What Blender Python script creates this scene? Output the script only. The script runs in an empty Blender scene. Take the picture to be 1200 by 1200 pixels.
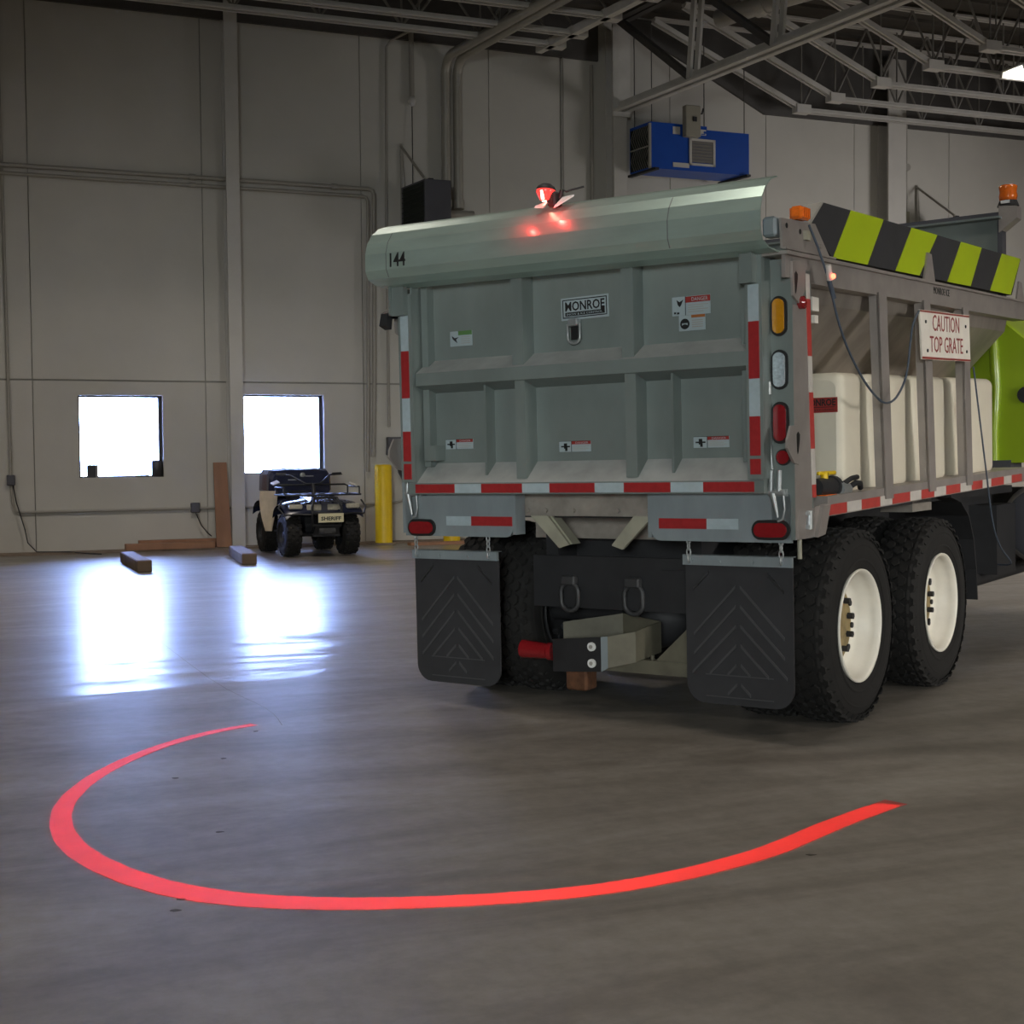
import bpy, math, random
from mathutils import Vector, Matrix
random.seed(7)
S = bpy.context.scene
COL = S.collection
PI = math.pi

# ------------------------------------------------------------------ camera, world, exposure
CAM_H, PITCH, ROLL, FPX = 1.4206, 0.0405, 0.0090, 1582.2
cp, sp, cr, sr = math.cos(PITCH), math.sin(PITCH), math.cos(ROLL), math.sin(ROLL)
fwd = Vector((0, cp, -sp)); up0 = Vector((0, sp, cp)); rt0 = Vector((1, 0, 0))
right = cr * rt0 - sr * up0; upv = sr * rt0 + cr * up0
cam_data = bpy.data.cameras.new('camera')
cam_data.sensor_width = 36.0; cam_data.lens = FPX / 1200.0 * 36.0
cam_data.clip_end = 200
cam = bpy.data.objects.new('camera', cam_data); COL.objects.link(cam)
cam.matrix_world = Matrix((
    (right.x, upv.x, -fwd.x, 0), (right.y, upv.y, -fwd.y, 0), (right.z, upv.z, -fwd.z, CAM_H), (0, 0, 0, 1)))
S.camera = cam
S.view_settings.view_transform = 'Standard'; S.view_settings.look = 'None'
S.view_settings.gamma = 1.0; S.view_settings.exposure = 0.0; S.view_settings.use_curve_mapping = False
W = bpy.data.worlds.new('sky'); S.world = W; W.use_nodes = True
bg = W.node_tree.nodes['Background']
bg.inputs[0].default_value = (0.34, 0.47, 1.0, 1); bg.inputs[1].default_value = 66.0

# building frame: x = along the back wall (t), y = away from the wall into the room is -y, z up
BY, BD = 0.3779, 22.0115
A = Vector((math.cos(BY), math.sin(BY), 0)); N = Vector((-math.sin(BY), math.cos(BY), 0))
MB_ = Matrix.Translation(N * BD) @ Matrix.Rotation(BY, 4, 'Z')
def wl(t, off, z=0.0):
    return A * t + N * (BD - off) + Vector((0, 0, z))
# truck frame: u right, v forward, w up
tU = Vector((0.81383609, -0.5809985, 0.01056254)); tV = Vector((0.58094121, 0.81390447, 0.00817512)); tW = tU.cross(tV)
tO = Vector((0.3722, 7.1478, 0))
MT = Matrix(((tU.x, tV.x, tW.x, tO.x), (tU.y, tV.y, tW.y, tO.y), (tU.z, tV.z, tW.z, tO.z), (0, 0, 0, 1)))

# ------------------------------------------------------------------ lights
def area(name, loc, target, sx, sy, power, color, spread=None):
    l = bpy.data.lights.new(name, 'AREA'); l.shape = 'RECTANGLE'; l.size = sx; l.size_y = sy
    l.energy = power; l.color = color
    if spread: l.spread = spread
    o = bpy.data.objects.new(name, l); COL.objects.link(o)
    o.location = loc; o.rotation_euler = (Vector(target) - Vector(loc)).to_track_quat('-Z', 'Y').to_euler()
    return o
# fill lamps added inside the closed overhead doors behind the camera, aimed at the truck
DOORS = [(-4.5, 4.2, 3.9), (3.5, 4.2, 3.9), (11.5, 4.2, 3.9)]
ROOM_OFF = 31.0
area('door_fill_lamp', wl(-4.5, ROOM_OFF - 0.12, 2.9), wl(3.2, 14.5, 1.2), 4.2, 2.0, 100, (0.93, 1.0, 1.0), math.radians(40))
area('door_fill_lamp', wl(11.5, ROOM_OFF - 0.12, 2.9), wl(5.4, 15.5, 0.7), 4.2, 2.0, 80, (1.0, 0.96, 0.90), math.radians(33))
area('side_fill_lamp', wl(23.8, 10.5, 2.2), wl(17.0, 0.0, 4.2), 5.0, 4.0, 135, (1.0, 0.96, 0.95), math.radians(62))  # fill lamp added inside the right wall to brighten the back wall

# ------------------------------------------------------------------ materials
def mat(name, color, rough=0.6, metal=0.0, var=0.12, scale=3.0, bump=0.0, bscale=40.0, streak=None, spec=None, coat=0.0):
    m = bpy.data.materials.new(name); m.use_nodes = True
    nt = m.node_tree; b = nt.nodes['Principled BSDF']
    b.inputs['Roughness'].default_value = rough; b.inputs['Metallic'].default_value = metal
    if spec is not None: b.inputs['Specular IOR Level'].default_value = spec
    if coat: b.inputs['Coat Weight'].default_value = coat
    b.inputs['Base Color'].default_value = (*color, 1)
    if var > 0:
        tc = nt.nodes.new('ShaderNodeTexCoord'); mp = nt.nodes.new('ShaderNodeMapping')
        if streak: mp.inputs['Scale'].default_value = streak
        nz = nt.nodes.new('ShaderNodeTexNoise'); nz.inputs['Scale'].default_value = scale
        nz.inputs['Detail'].default_value = 5; nz.inputs['Roughness'].default_value = 0.6
        rp = nt.nodes.new('ShaderNodeValToRGB')
        lo = [max(0, c * (1 - var)) for c in color]; hi = [min(1, c * (1 + var)) for c in color]
        rp.color_ramp.elements[0].position = 0.3; rp.color_ramp.elements[1].position = 0.7
        rp.color_ramp.elements[0].color = (*lo, 1); rp.color_ramp.elements[1].color = (*hi, 1)
        L = nt.links.new
        L(tc.outputs['Object'], mp.inputs['Vector']); L(mp.outputs[0], nz.inputs['Vector'])
        L(nz.outputs['Fac'], rp.inputs[0]); L(rp.outputs[0], b.inputs['Base Color'])
        if bump > 0:
            n2 = nt.nodes.new('ShaderNodeTexNoise'); n2.inputs['Scale'].default_value = bscale; n2.inputs['Detail'].default_value = 3
            bp = nt.nodes.new('ShaderNodeBump'); bp.inputs['Strength'].default_value = bump; bp.inputs['Distance'].default_value = 0.01
            L(tc.outputs['Object'], n2.inputs['Vector']); L(n2.outputs['Fac'], bp.inputs['Height']); L(bp.outputs[0], b.inputs['Normal'])
    return m
def emit(name, color, strength, base=None):
    m = bpy.data.materials.new(name); m.use_nodes = True
    b = m.node_tree.nodes['Principled BSDF']
    b.inputs['Base Color'].default_value = (*(base or color), 1); b.inputs['Roughness'].default_value = 0.25
    b.inputs['Emission Color'].default_value = (*color, 1); b.inputs['Emission Strength'].default_value = strength
    return m
M = {}
M['wall'] = mat('painted_precast', (0.56, 0.54, 0.49), 0.75, var=0.06, scale=0.7, bump=0.08, bscale=30)
M['wall_joint'] = mat('wall_joint_sealant', (0.36, 0.345, 0.315), 0.9, var=0.05)
M['wall_far'] = mat('rough_block_wall', (0.42, 0.40, 0.37), 0.85, var=0.1, scale=1)
M['column'] = mat('painted_column', (0.58, 0.56, 0.52), 0.6, var=0.05, scale=2)
M['curb'] = mat('dusty_curb', (0.22, 0.17, 0.13), 0.9, var=0.3, scale=4)
M['conduit'] = mat('painted_conduit', (0.36, 0.34, 0.30), 0.55, var=0.05)
M['steel_roof'] = mat('grey_roof_steel', (0.64, 0.62, 0.58), 0.6, var=0.08, scale=3)
M['steel_dark'] = mat('dark_wall_shade', (0.09, 0.085, 0.08), 0.7, var=0.1)
M['steel_mid'] = mat('roof_steel_web', (0.24, 0.23, 0.21), 0.65, var=0.08)
M['deck'] = mat('dark_roof_deck', (0.10, 0.09, 0.075), 0.8, var=0.1)
M['gate'] = mat('grey_green_steel', (0.215, 0.250, 0.237), 0.5, 0.25, var=0.13, scale=2.2, bump=0.05, bscale=60, streak=(1, 1, 0.5))
M['ledge'] = mat('toplit_steel_ledge', (0.36, 0.37, 0.355), 0.7, 0.1, var=0.16, scale=5)
M['hood'] = mat('brushed_hood_steel', (0.49, 0.62, 0.555), 0.30, 0.6, var=0.12, scale=3, streak=(0.6, 3, 3))
M['bumper'] = mat('bumper_steel', (0.265, 0.305, 0.32), 0.5, 0.2, var=0.12, scale=3, streak=(2, 1, 0.6))
M['stain'] = mat('stainless', (0.40, 0.365, 0.335), 0.36, 0.65, var=0.15, scale=3)
M['stain_dull'] = mat('dull_stainless', (0.36, 0.325, 0.30), 0.5, 0.4, var=0.12, scale=5)
M['hopper'] = mat('hopper_stainless', (0.36, 0.32, 0.28), 0.42, 0.55, var=0.28, scale=2.2, streak=(1, 1.4, 0.5))
M['black'] = mat('black_paint', (0.022, 0.022, 0.024), 0.6, var=0.2, scale=6)
M['flap'] = mat('black_rubber_flap', (0.030, 0.030, 0.033), 0.75, var=0.15, scale=6, bump=0.05)
M['rubber'] = mat('tyre_rubber', (0.011, 0.010, 0.009), 0.85, var=0.25, scale=7, bump=0.1, bscale=80)
M['rim'] = mat('cream_rim', (0.84, 0.80, 0.70), 0.42, var=0.08, scale=5)
M['rim_rust'] = mat('ochre_hub', (0.30, 0.225, 0.10), 0.7, var=0.35, scale=12)
M['red_tape'] = mat('red_tape', (0.34, 0.024, 0.026), 0.35, var=0.12, scale=30)
M['white_tape'] = mat('white_tape', (0.40, 0.48, 0.51), 0.35, var=0.10, scale=14)
M['side_red'] = mat('side_red_tape', (0.50, 0.06, 0.05), 0.4, var=0.1, scale=14)
M['side_white'] = mat('side_white_tape', (0.62, 0.58, 0.53), 0.4, var=0.08, scale=14)
M['red_lens'] = mat('red_lens', (0.25, 0.010, 0.014), 0.2, var=0.1, scale=40, coat=0.5)
M['amber_lens'] = mat('amber_lens', (0.55, 0.24, 0.01), 0.2, var=0.08, scale=40, coat=0.5)
M['clear_lens'] = mat('clear_lens', (0.42, 0.50, 0.54), 0.15, var=0.25, scale=60, coat=0.6)
M['orange_lens'] = mat('orange_lens', (0.85, 0.17, 0.015), 0.2, var=0.15, scale=40, coat=0.5)
M['lime'] = mat('lime_paint', (0.43, 0.56, 0.012), 0.45, var=0.05, scale=3)
M['lime_cab'] = mat('lime_cab_paint', (0.32, 0.46, 0.015), 0.35, var=0.08, scale=2, coat=0.3)
M['poly'] = mat('natural_poly_tank', (0.78, 0.72, 0.58), 0.5, var=0.05, scale=3)
M['yellow'] = mat('safety_yellow', (0.85, 0.57, 0.010), 0.4, var=0.06, scale=5)
M['brace'] = mat('beige_brace', (0.36, 0.34, 0.26), 0.55, var=0.15, scale=8)
M['crossm'] = mat('weathered_crossmember', (0.30, 0.27, 0.235), 0.6, 0.2, var=0.3, scale=5)
M['rust'] = mat('rusty_iron', (0.13, 0.055, 0.025), 0.85, var=0.4, scale=14)
M['iron'] = mat('worn_iron', (0.06, 0.06, 0.062), 0.5, 0.3, var=0.2, scale=10)
M['flap_rib'] = mat('flap_rib_rubber', (0.060, 0.060, 0.062), 0.7, var=0.1)
M['arm'] = mat('grimy_arm_steel', (0.13, 0.12, 0.085), 0.6, var=0.2, scale=8)
M['chrome'] = mat('dull_zinc', (0.42, 0.44, 0.44), 0.42, 0.6, var=0.1, scale=20)
M['white'] = mat('white_plastic', (0.78, 0.78, 0.75), 0.5, var=0.04)
M['paper'] = mat('pale_decal', (0.36, 0.43, 0.45), 0.5, var=0.05)
M['ink'] = mat('black_ink', (0.012, 0.013, 0.013), 0.5, var=0)
M['ink_red'] = mat('red_ink', (0.30, 0.03, 0.025), 0.5, var=0)
M['ink_green'] = mat('green_ink', (0.10, 0.22, 0.07), 0.5, var=0)
M['ink_orange'] = mat('orange_ink', (0.36, 0.12, 0.03), 0.5, var=0)
M['signwhite'] = mat('aged_sign_white', (0.84, 0.79, 0.70), 0.55, var=0.06, scale=8)
M['signred'] = mat('sign_red_ink', (0.27, 0.035, 0.025), 0.6, var=0.2, scale=20)
M['blue'] = mat('blue_unit_paint', (0.004, 0.07, 0.42), 0.4, var=0.06)
M['unit_grey'] = mat('dark_grey_unit', (0.085, 0.085, 0.10), 0.5, var=0.08)
M['mesh_dark'] = mat('dark_filter', (0.02, 0.025, 0.02), 0.8, var=0)
M['beige_box'] = mat('beige_switch_box', (0.33, 0.31, 0.25), 0.5, var=0.05)
M['cable'] = mat('blue_grey_cable', (0.07, 0.09, 0.12), 0.5, var=0)
M['cable_black'] = mat('black_cable', (0.015, 0.016, 0.018), 0.5, var=0)
M['wood'] = mat('board_wood', (0.33, 0.17, 0.10), 0.7, var=0.2, scale=4, streak=(1, 1, 0.15))
M['timber'] = mat('dark_timber', (0.125, 0.085, 0.055), 0.8, var=0.35, scale=6, streak=(1, 0.15, 1))
M['atv'] = mat('navy_plastic', (0.020, 0.024, 0.05), 0.22, var=0.1, coat=0.4)
M['atv_black'] = mat('black_plastic', (0.014, 0.015, 0.018), 0.45, var=0.1)
M['canvas'] = mat('beige_canvas', (0.60, 0.50, 0.36), 0.9, var=0.1, scale=8)
M['plate'] = mat('cream_plate', (0.72, 0.66, 0.44), 0.5, var=0.04)
M['headlight'] = mat('headlight_glass', (0.45, 0.42, 0.34), 0.1, var=0.2, scale=30, coat=1.0)
M['louvre'] = mat('grey_louvre', (0.19, 0.18, 0.165), 0.6, var=0.05)
M['duct'] = mat('grey_duct', (0.42, 0.40, 0.35), 0.4, 0.3, var=0.06)
M['can'] = mat('dark_can', (0.05, 0.05, 0.055), 0.35, var=0.1)
M['frame'] = mat('dark_window_frame', (0.05, 0.05, 0.055), 0.5, var=0.05)
M['red_light_paint'] = mat('painted_red_light', (0.40, 0.055, 0.045), 0.6, var=0.08, scale=6)
M['chip'] = mat('dark_chip', (0.05, 0.045, 0.035), 0.8, var=0.1)
M['tube_lit'] = emit('lit_tube', (1.0, 0.95, 0.84), 9.0)
M['lamp_lit'] = emit('lit_red_lens', (1.0, 0.075, 0.06), 1.15, (0.6, 0.02, 0.02))
M['lamp_hot'] = emit('lit_red_core', (1.0, 0.42, 0.30), 8.0, (0.8, 0.1, 0.1))
M['led'] = emit('lit_red_led', (1.0, 0.12, 0.06), 6.0)

ZK, ZC = -0.85, 14.3
def floor_material():
    m = bpy.data.materials.new('worn_polished_concrete'); m.use_nodes = True
    nt = m.node_tree; b = nt.nodes['Principled BSDF']; L = nt.links.new
    tc = nt.nodes.new('ShaderNodeTexCoord'); mp = nt.nodes.new('ShaderNodeMapping')
    mp.inputs['Rotation'].default_value = (0, 0, 0.5); mp.inputs['Scale'].default_value = (0.35, 1.3, 1)
    L(tc.outputs['Object'], mp.inputs['Vector'])
    def noise(sc, det, vec, rough=0.6, dist=0.0):
        n = nt.nodes.new('ShaderNodeTexNoise'); n.inputs['Scale'].default_value = sc; n.inputs['Detail'].default_value = det
        n.inputs['Roughness'].default_value = rough; n.inputs['Distortion'].default_value = dist; L(vec, n.inputs['Vector']); return n
    n1 = noise(1.1, 6, mp.outputs[0], 0.62, 1.2); n2 = noise(9, 8, tc.outputs['Object'], 0.7); n3 = noise(0.35, 3, tc.outputs['Object'])
    r1 = nt.nodes.new('ShaderNodeValToRGB'); e = r1.color_ramp.elements
    e[0].position = 0.34; e[0].color = (0.136, 0.120, 0.099, 1); e[1].position = 0.66; e[1].color = (0.240, 0.222, 0.194, 1)
    L(n1.outputs['Fac'], r1.inputs[0])
    r2 = nt.nodes.new('ShaderNodeValToRGB'); e = r2.color_ramp.elements
    e[0].position = 0.3; e[0].color = (0.80, 0.80, 0.79, 1); e[1].position = 0.7; e[1].color = (1.14, 1.14, 1.14, 1)
    L(n2.outputs['Fac'], r2.inputs[0])
    mx = nt.nodes.new('ShaderNodeMix'); mx.data_type = 'RGBA'; mx.blend_type = 'MULTIPLY'; mx.inputs[0].default_value = 1.0
    L(r1.outputs[0], mx.inputs[6]); L(r2.outputs[0], mx.inputs[7]); L(mx.outputs[2], b.inputs['Base Color'])
    # the slab is burnished along the wall and dusty matt in the traffic lane; the border runs askew with worn edges
    sx = nt.nodes.new('ShaderNodeSeparateXYZ'); L(tc.outputs['Object'], sx.inputs[0])
    n4 = noise(1.6, 6, mp.outputs[0], 0.65, 0.6)
    def mth(op, a, b_):
        n = nt.nodes.new('ShaderNodeMath'); n.operation = op
        for i, x in enumerate((a, b_)):
            if isinstance(x, (int, float)): n.inputs[i].default_value = x
            else: L(x, n.inputs[i])
        return n.outputs[0]
    dist = mth('ADD', mth('ADD', sx.outputs[1], mth('MULTIPLY', sx.outputs[0], ZK)), ZC)      # > 0 on the wall side
    dist = mth('ADD', dist, mth('MULTIPLY', mth('SUBTRACT', n4.outputs['Fac'], 0.5), 8.0))
    zone = nt.nodes.new('ShaderNodeMapRange'); zone.interpolation_type = 'SMOOTHSTEP'
    zone.inputs[1].default_value = -0.5; zone.inputs[2].default_value = 1.2; L(dist, zone.inputs[0])
    b.inputs['Roughness'].default_value = 0.5
    L(mth('SUBTRACT', 0.62, mth('MULTIPLY', zone.outputs[0], 0.17)), b.inputs['Roughness'])
    L(mth('ADD', 0.05, mth('MULTIPLY', mth('MULTIPLY', zone.outputs[0], 0.62), mth('ADD', 0.2, n4.outputs['Fac']))), b.inputs['Coat Weight'])
    b.inputs['Coat Roughness'].default_value = 0.26; b.inputs['Specular IOR Level'].default_value = 0.6
    bp = nt.nodes.new('ShaderNodeBump'); bp.inputs['Strength'].default_value = 0.12; bp.inputs['Distance'].default_value = 0.01
    L(n2.outputs['Fac'], bp.inputs['Height']); L(bp.outputs[0], b.inputs['Normal'])
    return m
M['floor'] = floor_material()
def glass_material():
    m = bpy.data.materials.new('window_glass'); m.use_nodes = True
    nt = m.node_tree; nt.nodes.clear(); L = nt.links.new
    out = nt.nodes.new('ShaderNodeOutputMaterial'); mix = nt.nodes.new('ShaderNodeMixShader')
    tr = nt.nodes.new('ShaderNodeBsdfTransparent'); gl = nt.nodes.new('ShaderNodeBsdfGlossy'); fr = nt.nodes.new('ShaderNodeFresnel')
    gl.inputs['Roughness'].default_value = 0.02; tr.inputs[0].default_value = (0.95, 0.97, 0.97, 1); fr.inputs[0].default_value = 1.45
    L(fr.outputs[0], mix.inputs[0]); L(tr.outputs[0], mix.inputs[1]); L(gl.outputs[0], mix.inputs[2]); L(mix.outputs[0], out.inputs[0])
    return m
M['glass'] = glass_material()

# ------------------------------------------------------------------ mesh builder
class MB:
    def __init__(s): s.v = []; s.f = []; s.mi = []; s.sm = []; s.cur = 0; s.T = Matrix.Identity(4)
    def add(s, vs, fs, smooth=False):
        o = len(s.v); s.v += [tuple(s.T @ Vector(p)) for p in vs]
        for f in fs: s.f.append(tuple(o + i for i in f)); s.mi.append(s.cur); s.sm.append(smooth)
    def m(s, i): s.cur = i; return s
    def box(s, x0, x1, y0, y1, z0, z1, ch=0.0):
        if ch <= 0:
            v = [(x, y, z) for z in (z0, z1) for y in (y0, y1) for x in (x0, x1)]
            s.add(v, [(0, 2, 3, 1), (4, 5, 7, 6), (0, 1, 5, 4), (2, 6, 7, 3), (0, 4, 6, 2), (1, 3, 7, 5)])
        else:   # chamfered along the vertical and horizontal edges: three nested boxes as a hull
            c = ch; X = (x0, x1); Y = (y0, y1); Z = (z0, z1); v = []; idx = {}
            sg = {0: 1, 1: -1}
            for i in (0, 1):
                for j in (0, 1):
                    for k in (0, 1):
                        for a in range(3):
                            p = [X[i] + sg[i] * c, Y[j] + sg[j] * c, Z[k] + sg[k] * c]
                            p[a] = (X[i], Y[j], Z[k])[a]
                            idx[(i, j, k, a)] = len(v); v.append(tuple(p))
            F = []
            def q(*k): F.append(tuple(idx[x] for x in k))
            for i in (0, 1):
                o = [(i, 0, 0, 0), (i, 1, 0, 0), (i, 1, 1, 0), (i, 0, 1, 0)]; q(*(o if i else o[::-1]))
                o = [(0, i, 0, 1), (0, i, 1, 1), (1, i, 1, 1), (1, i, 0, 1)]; q(*(o if i else o[::-1]))
                o = [(0, 0, i, 2), (1, 0, i, 2), (1, 1, i, 2), (0, 1, i, 2)]; q(*(o if i else o[::-1]))
                for j in (0, 1):
                    f = (i == j)
                    o = [(i, j, 0, 0), (i, j, 0, 1), (i, j, 1, 1), (i, j, 1, 0)]; q(*(o if f else o[::-1]))
                    o = [(i, 0, j, 2), (i, 0, j, 0), (i, 1, j, 0), (i, 1, j, 2)]; q(*(o if f else o[::-1]))
                    o = [(0, i, j, 1), (0, i, j, 2), (1, i, j, 2), (1, i, j, 1)]; q(*(o if f else o[::-1]))
                    for k in (0, 1):
                        o = [(i, j, k, 0), (i, j, k, 1), (i, j, k, 2)]; q(*(o if (i + j + k) % 2 else o[::-1]))
            s.add(v, F)
    def quad(s, a, b, c, d): s.add([a, b, c, d], [(0, 1, 2, 3)])
    def prism(s, poly, d, smooth=False):
        """poly: list of 3d points in a plane; d: extrusion vector"""
        n = len(poly); d = Vector(d); P = [Vector(p) for p in poly]
        nrm = Vector((0, 0, 0))
        for i in range(n): nrm += P[i].cross(P[(i + 1) % n])
        if nrm.dot(d) > 0: P = P[::-1]
        vs = P + [p + d for p in P]
        fs = [tuple(range(n)), tuple(range(2 * n - 1, n - 1, -1))]
        s.add(vs, fs)
        s.add(vs, [(i, i + n, (i + 1) % n + n, (i + 1) % n) for i in range(n)], smooth)
    def sheet(s, prof, u0, u1, th, axis='x', inward=None, shear=0.0, smooth=False):
        """bent sheet: prof list of (a,b) polyline extruded along x, thickness th to the left of the path"""
        n = len(prof); off = []
        for i in range(n):
            p = Vector(prof[i]); t = Vector((0, 0))
            if i > 0: t += (p - Vector(prof[i - 1])).normalized()
            if i < n - 1: t += (Vector(prof[i + 1]) - p).normalized()
            t.normalize(); off.append((p.x - t.y * th, p.y + t.x * th))
        vs = []
        for u in (u0, u1):
            for p in prof: vs.append((u, p[0], p[1] + shear * u))
            for p in off: vs.append((u, p[0], p[1] + shear * u))
        k = 2 * n; fs = []
        for i in range(n - 1):
            fs += [(i, i + 1, k + i + 1, k + i), (n + i + 1, n + i, k + n + i, k + n + i + 1), (i + 1, i, n + i, n + i + 1), (k + i, k + i + 1, k + n + i + 1, k + n + i)]
        fs += [(0, k, k + n, n), (n - 1, 2 * n - 1, k + 2 * n - 1, k + n - 1)]
        s.add(vs, fs, smooth)
    def cyl(s, a, b, r0, r1=None, n=12, cap=True, smooth=True):
        a = Vector(a); b = Vector(b); r1 = r0 if r1 is None else r1
        d = (b - a).normalized(); x = d.orthogonal().normalized(); y = d.cross(x)
        vs = []
        for p, r in ((a, r0), (b, r1)):
            for i in range(n):
                t = 2 * PI * i / n; vs.append(p + x * (r * math.cos(t)) + y * (r * math.sin(t)))
        s.add(vs, [(i, (i + 1) % n, n + (i + 1) % n, n + i) for i in range(n)], smooth)
        if cap: s.add(vs, [tuple(range(n - 1, -1, -1)), tuple(range(n, 2 * n))])
    def tube(s, pts, r, n=8, closed=False, cap=True):
        P = [Vector(p) for p in pts]; m = len(P); rings = []; x = None
        for i in range(m):
            if closed: t = P[(i + 1) % m] - P[i - 1]
            else: t = (P[min(i + 1, m - 1)] - P[max(i - 1, 0)])
            t.normalize()
            if x is None: x = t.orthogonal().normalized()
            x = (x - t * x.dot(t)).normalized(); y = t.cross(x)
            rr = r[i] if isinstance(r, (list, tuple)) else r
            rings.append([P[i] + x * (rr * math.cos(2 * PI * k / n)) + y * (rr * math.sin(2 * PI * k / n)) for k in range(n)])
        vs = [p for R in rings for p in R]; fs = []
        for i in range(m if closed else m - 1):
            a = i * n; b = ((i + 1) % m) * n
            fs += [(a + k, a + (k + 1) % n, b + (k + 1) % n, b + k) for k in range(n)]
        s.add(vs, fs, True)
        if cap and not closed: s.add(vs, [tuple(range(n - 1, -1, -1)), tuple((m - 1) * n + k for k in range(n))])
    def lathe(s, prof, origin=(0, 0, 0), axis=(1, 0, 0), n=48, closed=False, smooth=True):
        """prof: list of (h along axis, r)"""
        d = Vector(axis).normalized(); x = d.orthogonal().normalized(); y = d.cross(x); o = Vector(origin)
        k = len(prof); vs = []
        for i in range(n):
            t = 2 * PI * i / n; e = x * math.cos(t) + y * math.sin(t)
            vs += [o + d * h + e * r for h, r in prof]
        fs = []
        for i in range(n):
            a = i * k; b = ((i + 1) % n) * k
            for j in range(k if closed else k - 1):
                j2 = (j + 1) % k; fs.append((a + j, b + j, b + j2, a + j2))
        s.add(vs, fs, smooth)
    def loft(s, rings, cap=True, smooth=True):
        n = len(rings[0]); vs = [p for R in rings for p in R]; fs = []
        for i in range(len(rings) - 1):
            a = i * n; b = a + n
            fs += [(a + k, a + (k + 1) % n, b + (k + 1) % n, b + k) for k in range(n)]
        s.add(vs, fs, smooth)
        if cap: s.add(vs, [tuple(range(n - 1, -1, -1)), tuple((len(rings) - 1) * n + k for k in range(n))])
    def text(s, txt, M4, w=None, h=None, depth=0.002, spacing=1.0, bold=0.0):
        c = bpy.data.curves.new('lettering', 'FONT'); c.body = txt; c.extrude = depth / 2; c.resolution_u = 2; c.space_character = spacing; c.offset = bold
        o = bpy.data.objects.new('lettering', c); COL.objects.link(o)
        bpy.context.view_layer.update()
        me = bpy.data.meshes.new_from_object(o.evaluated_get(bpy.context.evaluated_depsgraph_get()))
        xs = [v.co.x for v in me.vertices]; ys = [v.co.y for v in me.vertices]
        x0, x1, y0, y1 = min(xs), max(xs), min(ys), max(ys)
        kx = w / (x1 - x0) if w else 1; ky = h / (y1 - y0) if h else kx
        vs = [M4 @ Vector(((v.co.x - (x0 + x1) / 2) * kx, (v.co.y - (y0 + y1) / 2) * ky, v.co.z)) for v in me.vertices]
        s.add(vs, [tuple(p.vertices) for p in me.polygons])
        bpy.data.objects.remove(o); bpy.data.curves.remove(c); bpy.data.meshes.remove(me)
    def build(s, name, mats, parent=None, loc=None, kind=None, label=None, cat=None, group=None, mtx=None, bevel=0.0):
        me = bpy.data.meshes.new(name); me.from_pydata(s.v, [], s.f)
        if not isinstance(mats, (list, tuple)): mats = [mats]
        for x in mats: me.materials.append(M[x] if isinstance(x, str) else x)
        me.polygons.foreach_set('material_index', s.mi); me.polygons.foreach_set('use_smooth', s.sm)
        me.validate(); me.update()
        return link(name, me, parent, loc, kind, label, cat, group, mtx, bevel)
def link(name, me, parent=None, loc=None, kind=None, label=None, cat=None, group=None, mtx=None, bevel=0.0):
    o = bpy.data.objects.new(name, me); COL.objects.link(o)
    if parent: o.parent = parent
    if mtx is not None: o.matrix_local = mtx
    if loc is not None: o.location = loc
    if bevel > 0:
        b = o.modifiers.new('bevel', 'BEVEL'); b.width = bevel; b.segments = 2; b.limit_method = 'ANGLE'
    return tag(o, label, cat, group, kind)
def tag(o, label=None, cat=None, group=None, kind=None):
    if label: o['label'] = label
    if cat: o['category'] = cat
    if group: o['group'] = group
    if kind: o['kind'] = kind
    return o
def empty(name, mtx=None, loc=None, label=None, cat=None, group=None):
    o = bpy.data.objects.new(name, None); COL.objects.link(o); o.empty_display_size = 0.1
    if mtx is not None: o.matrix_world = mtx
    if loc is not None: o.location = loc
    return tag(o, label, cat, group)
def copy_tree(o, parent=None):
    c = o.copy(); COL.objects.link(c); c.parent = parent
    for ch in list(o.children): copy_tree(ch, c)
    return c
def boxpart(name, m, parent, *dims, label=None, kind=None, ch=0.0):
    b = MB(); b.box(*dims, ch=ch); return b.build(name, m, parent, label=label, kind=kind)
def oval(cx, cz, w, h, y, n=24):
    """rounded stadium outline in the u-w plane at v=y"""
    r = min(w, h) / 2; P = []
    for i in range(n):
        t = 2 * PI * i / n; x = math.cos(t); z = math.sin(t)
        P.append((cx + x * r + (math.copysign(1, x) if abs(x) > 1e-6 else 0) * (w / 2 - r), y, cz + z * r + (math.copysign(1, z) if abs(z) > 1e-6 else 0) * (h / 2 - r)))
    return P

# ================================================================== the setting
T0, T1, HW = -7.0, 24.0, 9.3          # back wall extent and height
def bb(b, t0, t1, o0, o1, z0, z1, ch=0.0): b.box(t0, t1, -o1, -o0, z0, z1, ch=ch)
fl = MB(); bb(fl, T0 - 0.6, T1 + 0.6, -0.6, ROOM_OFF + 0.6, -0.25, 0.0)
floor = fl.build('floor', 'floor', kind='structure', mtx=MB_)

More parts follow.
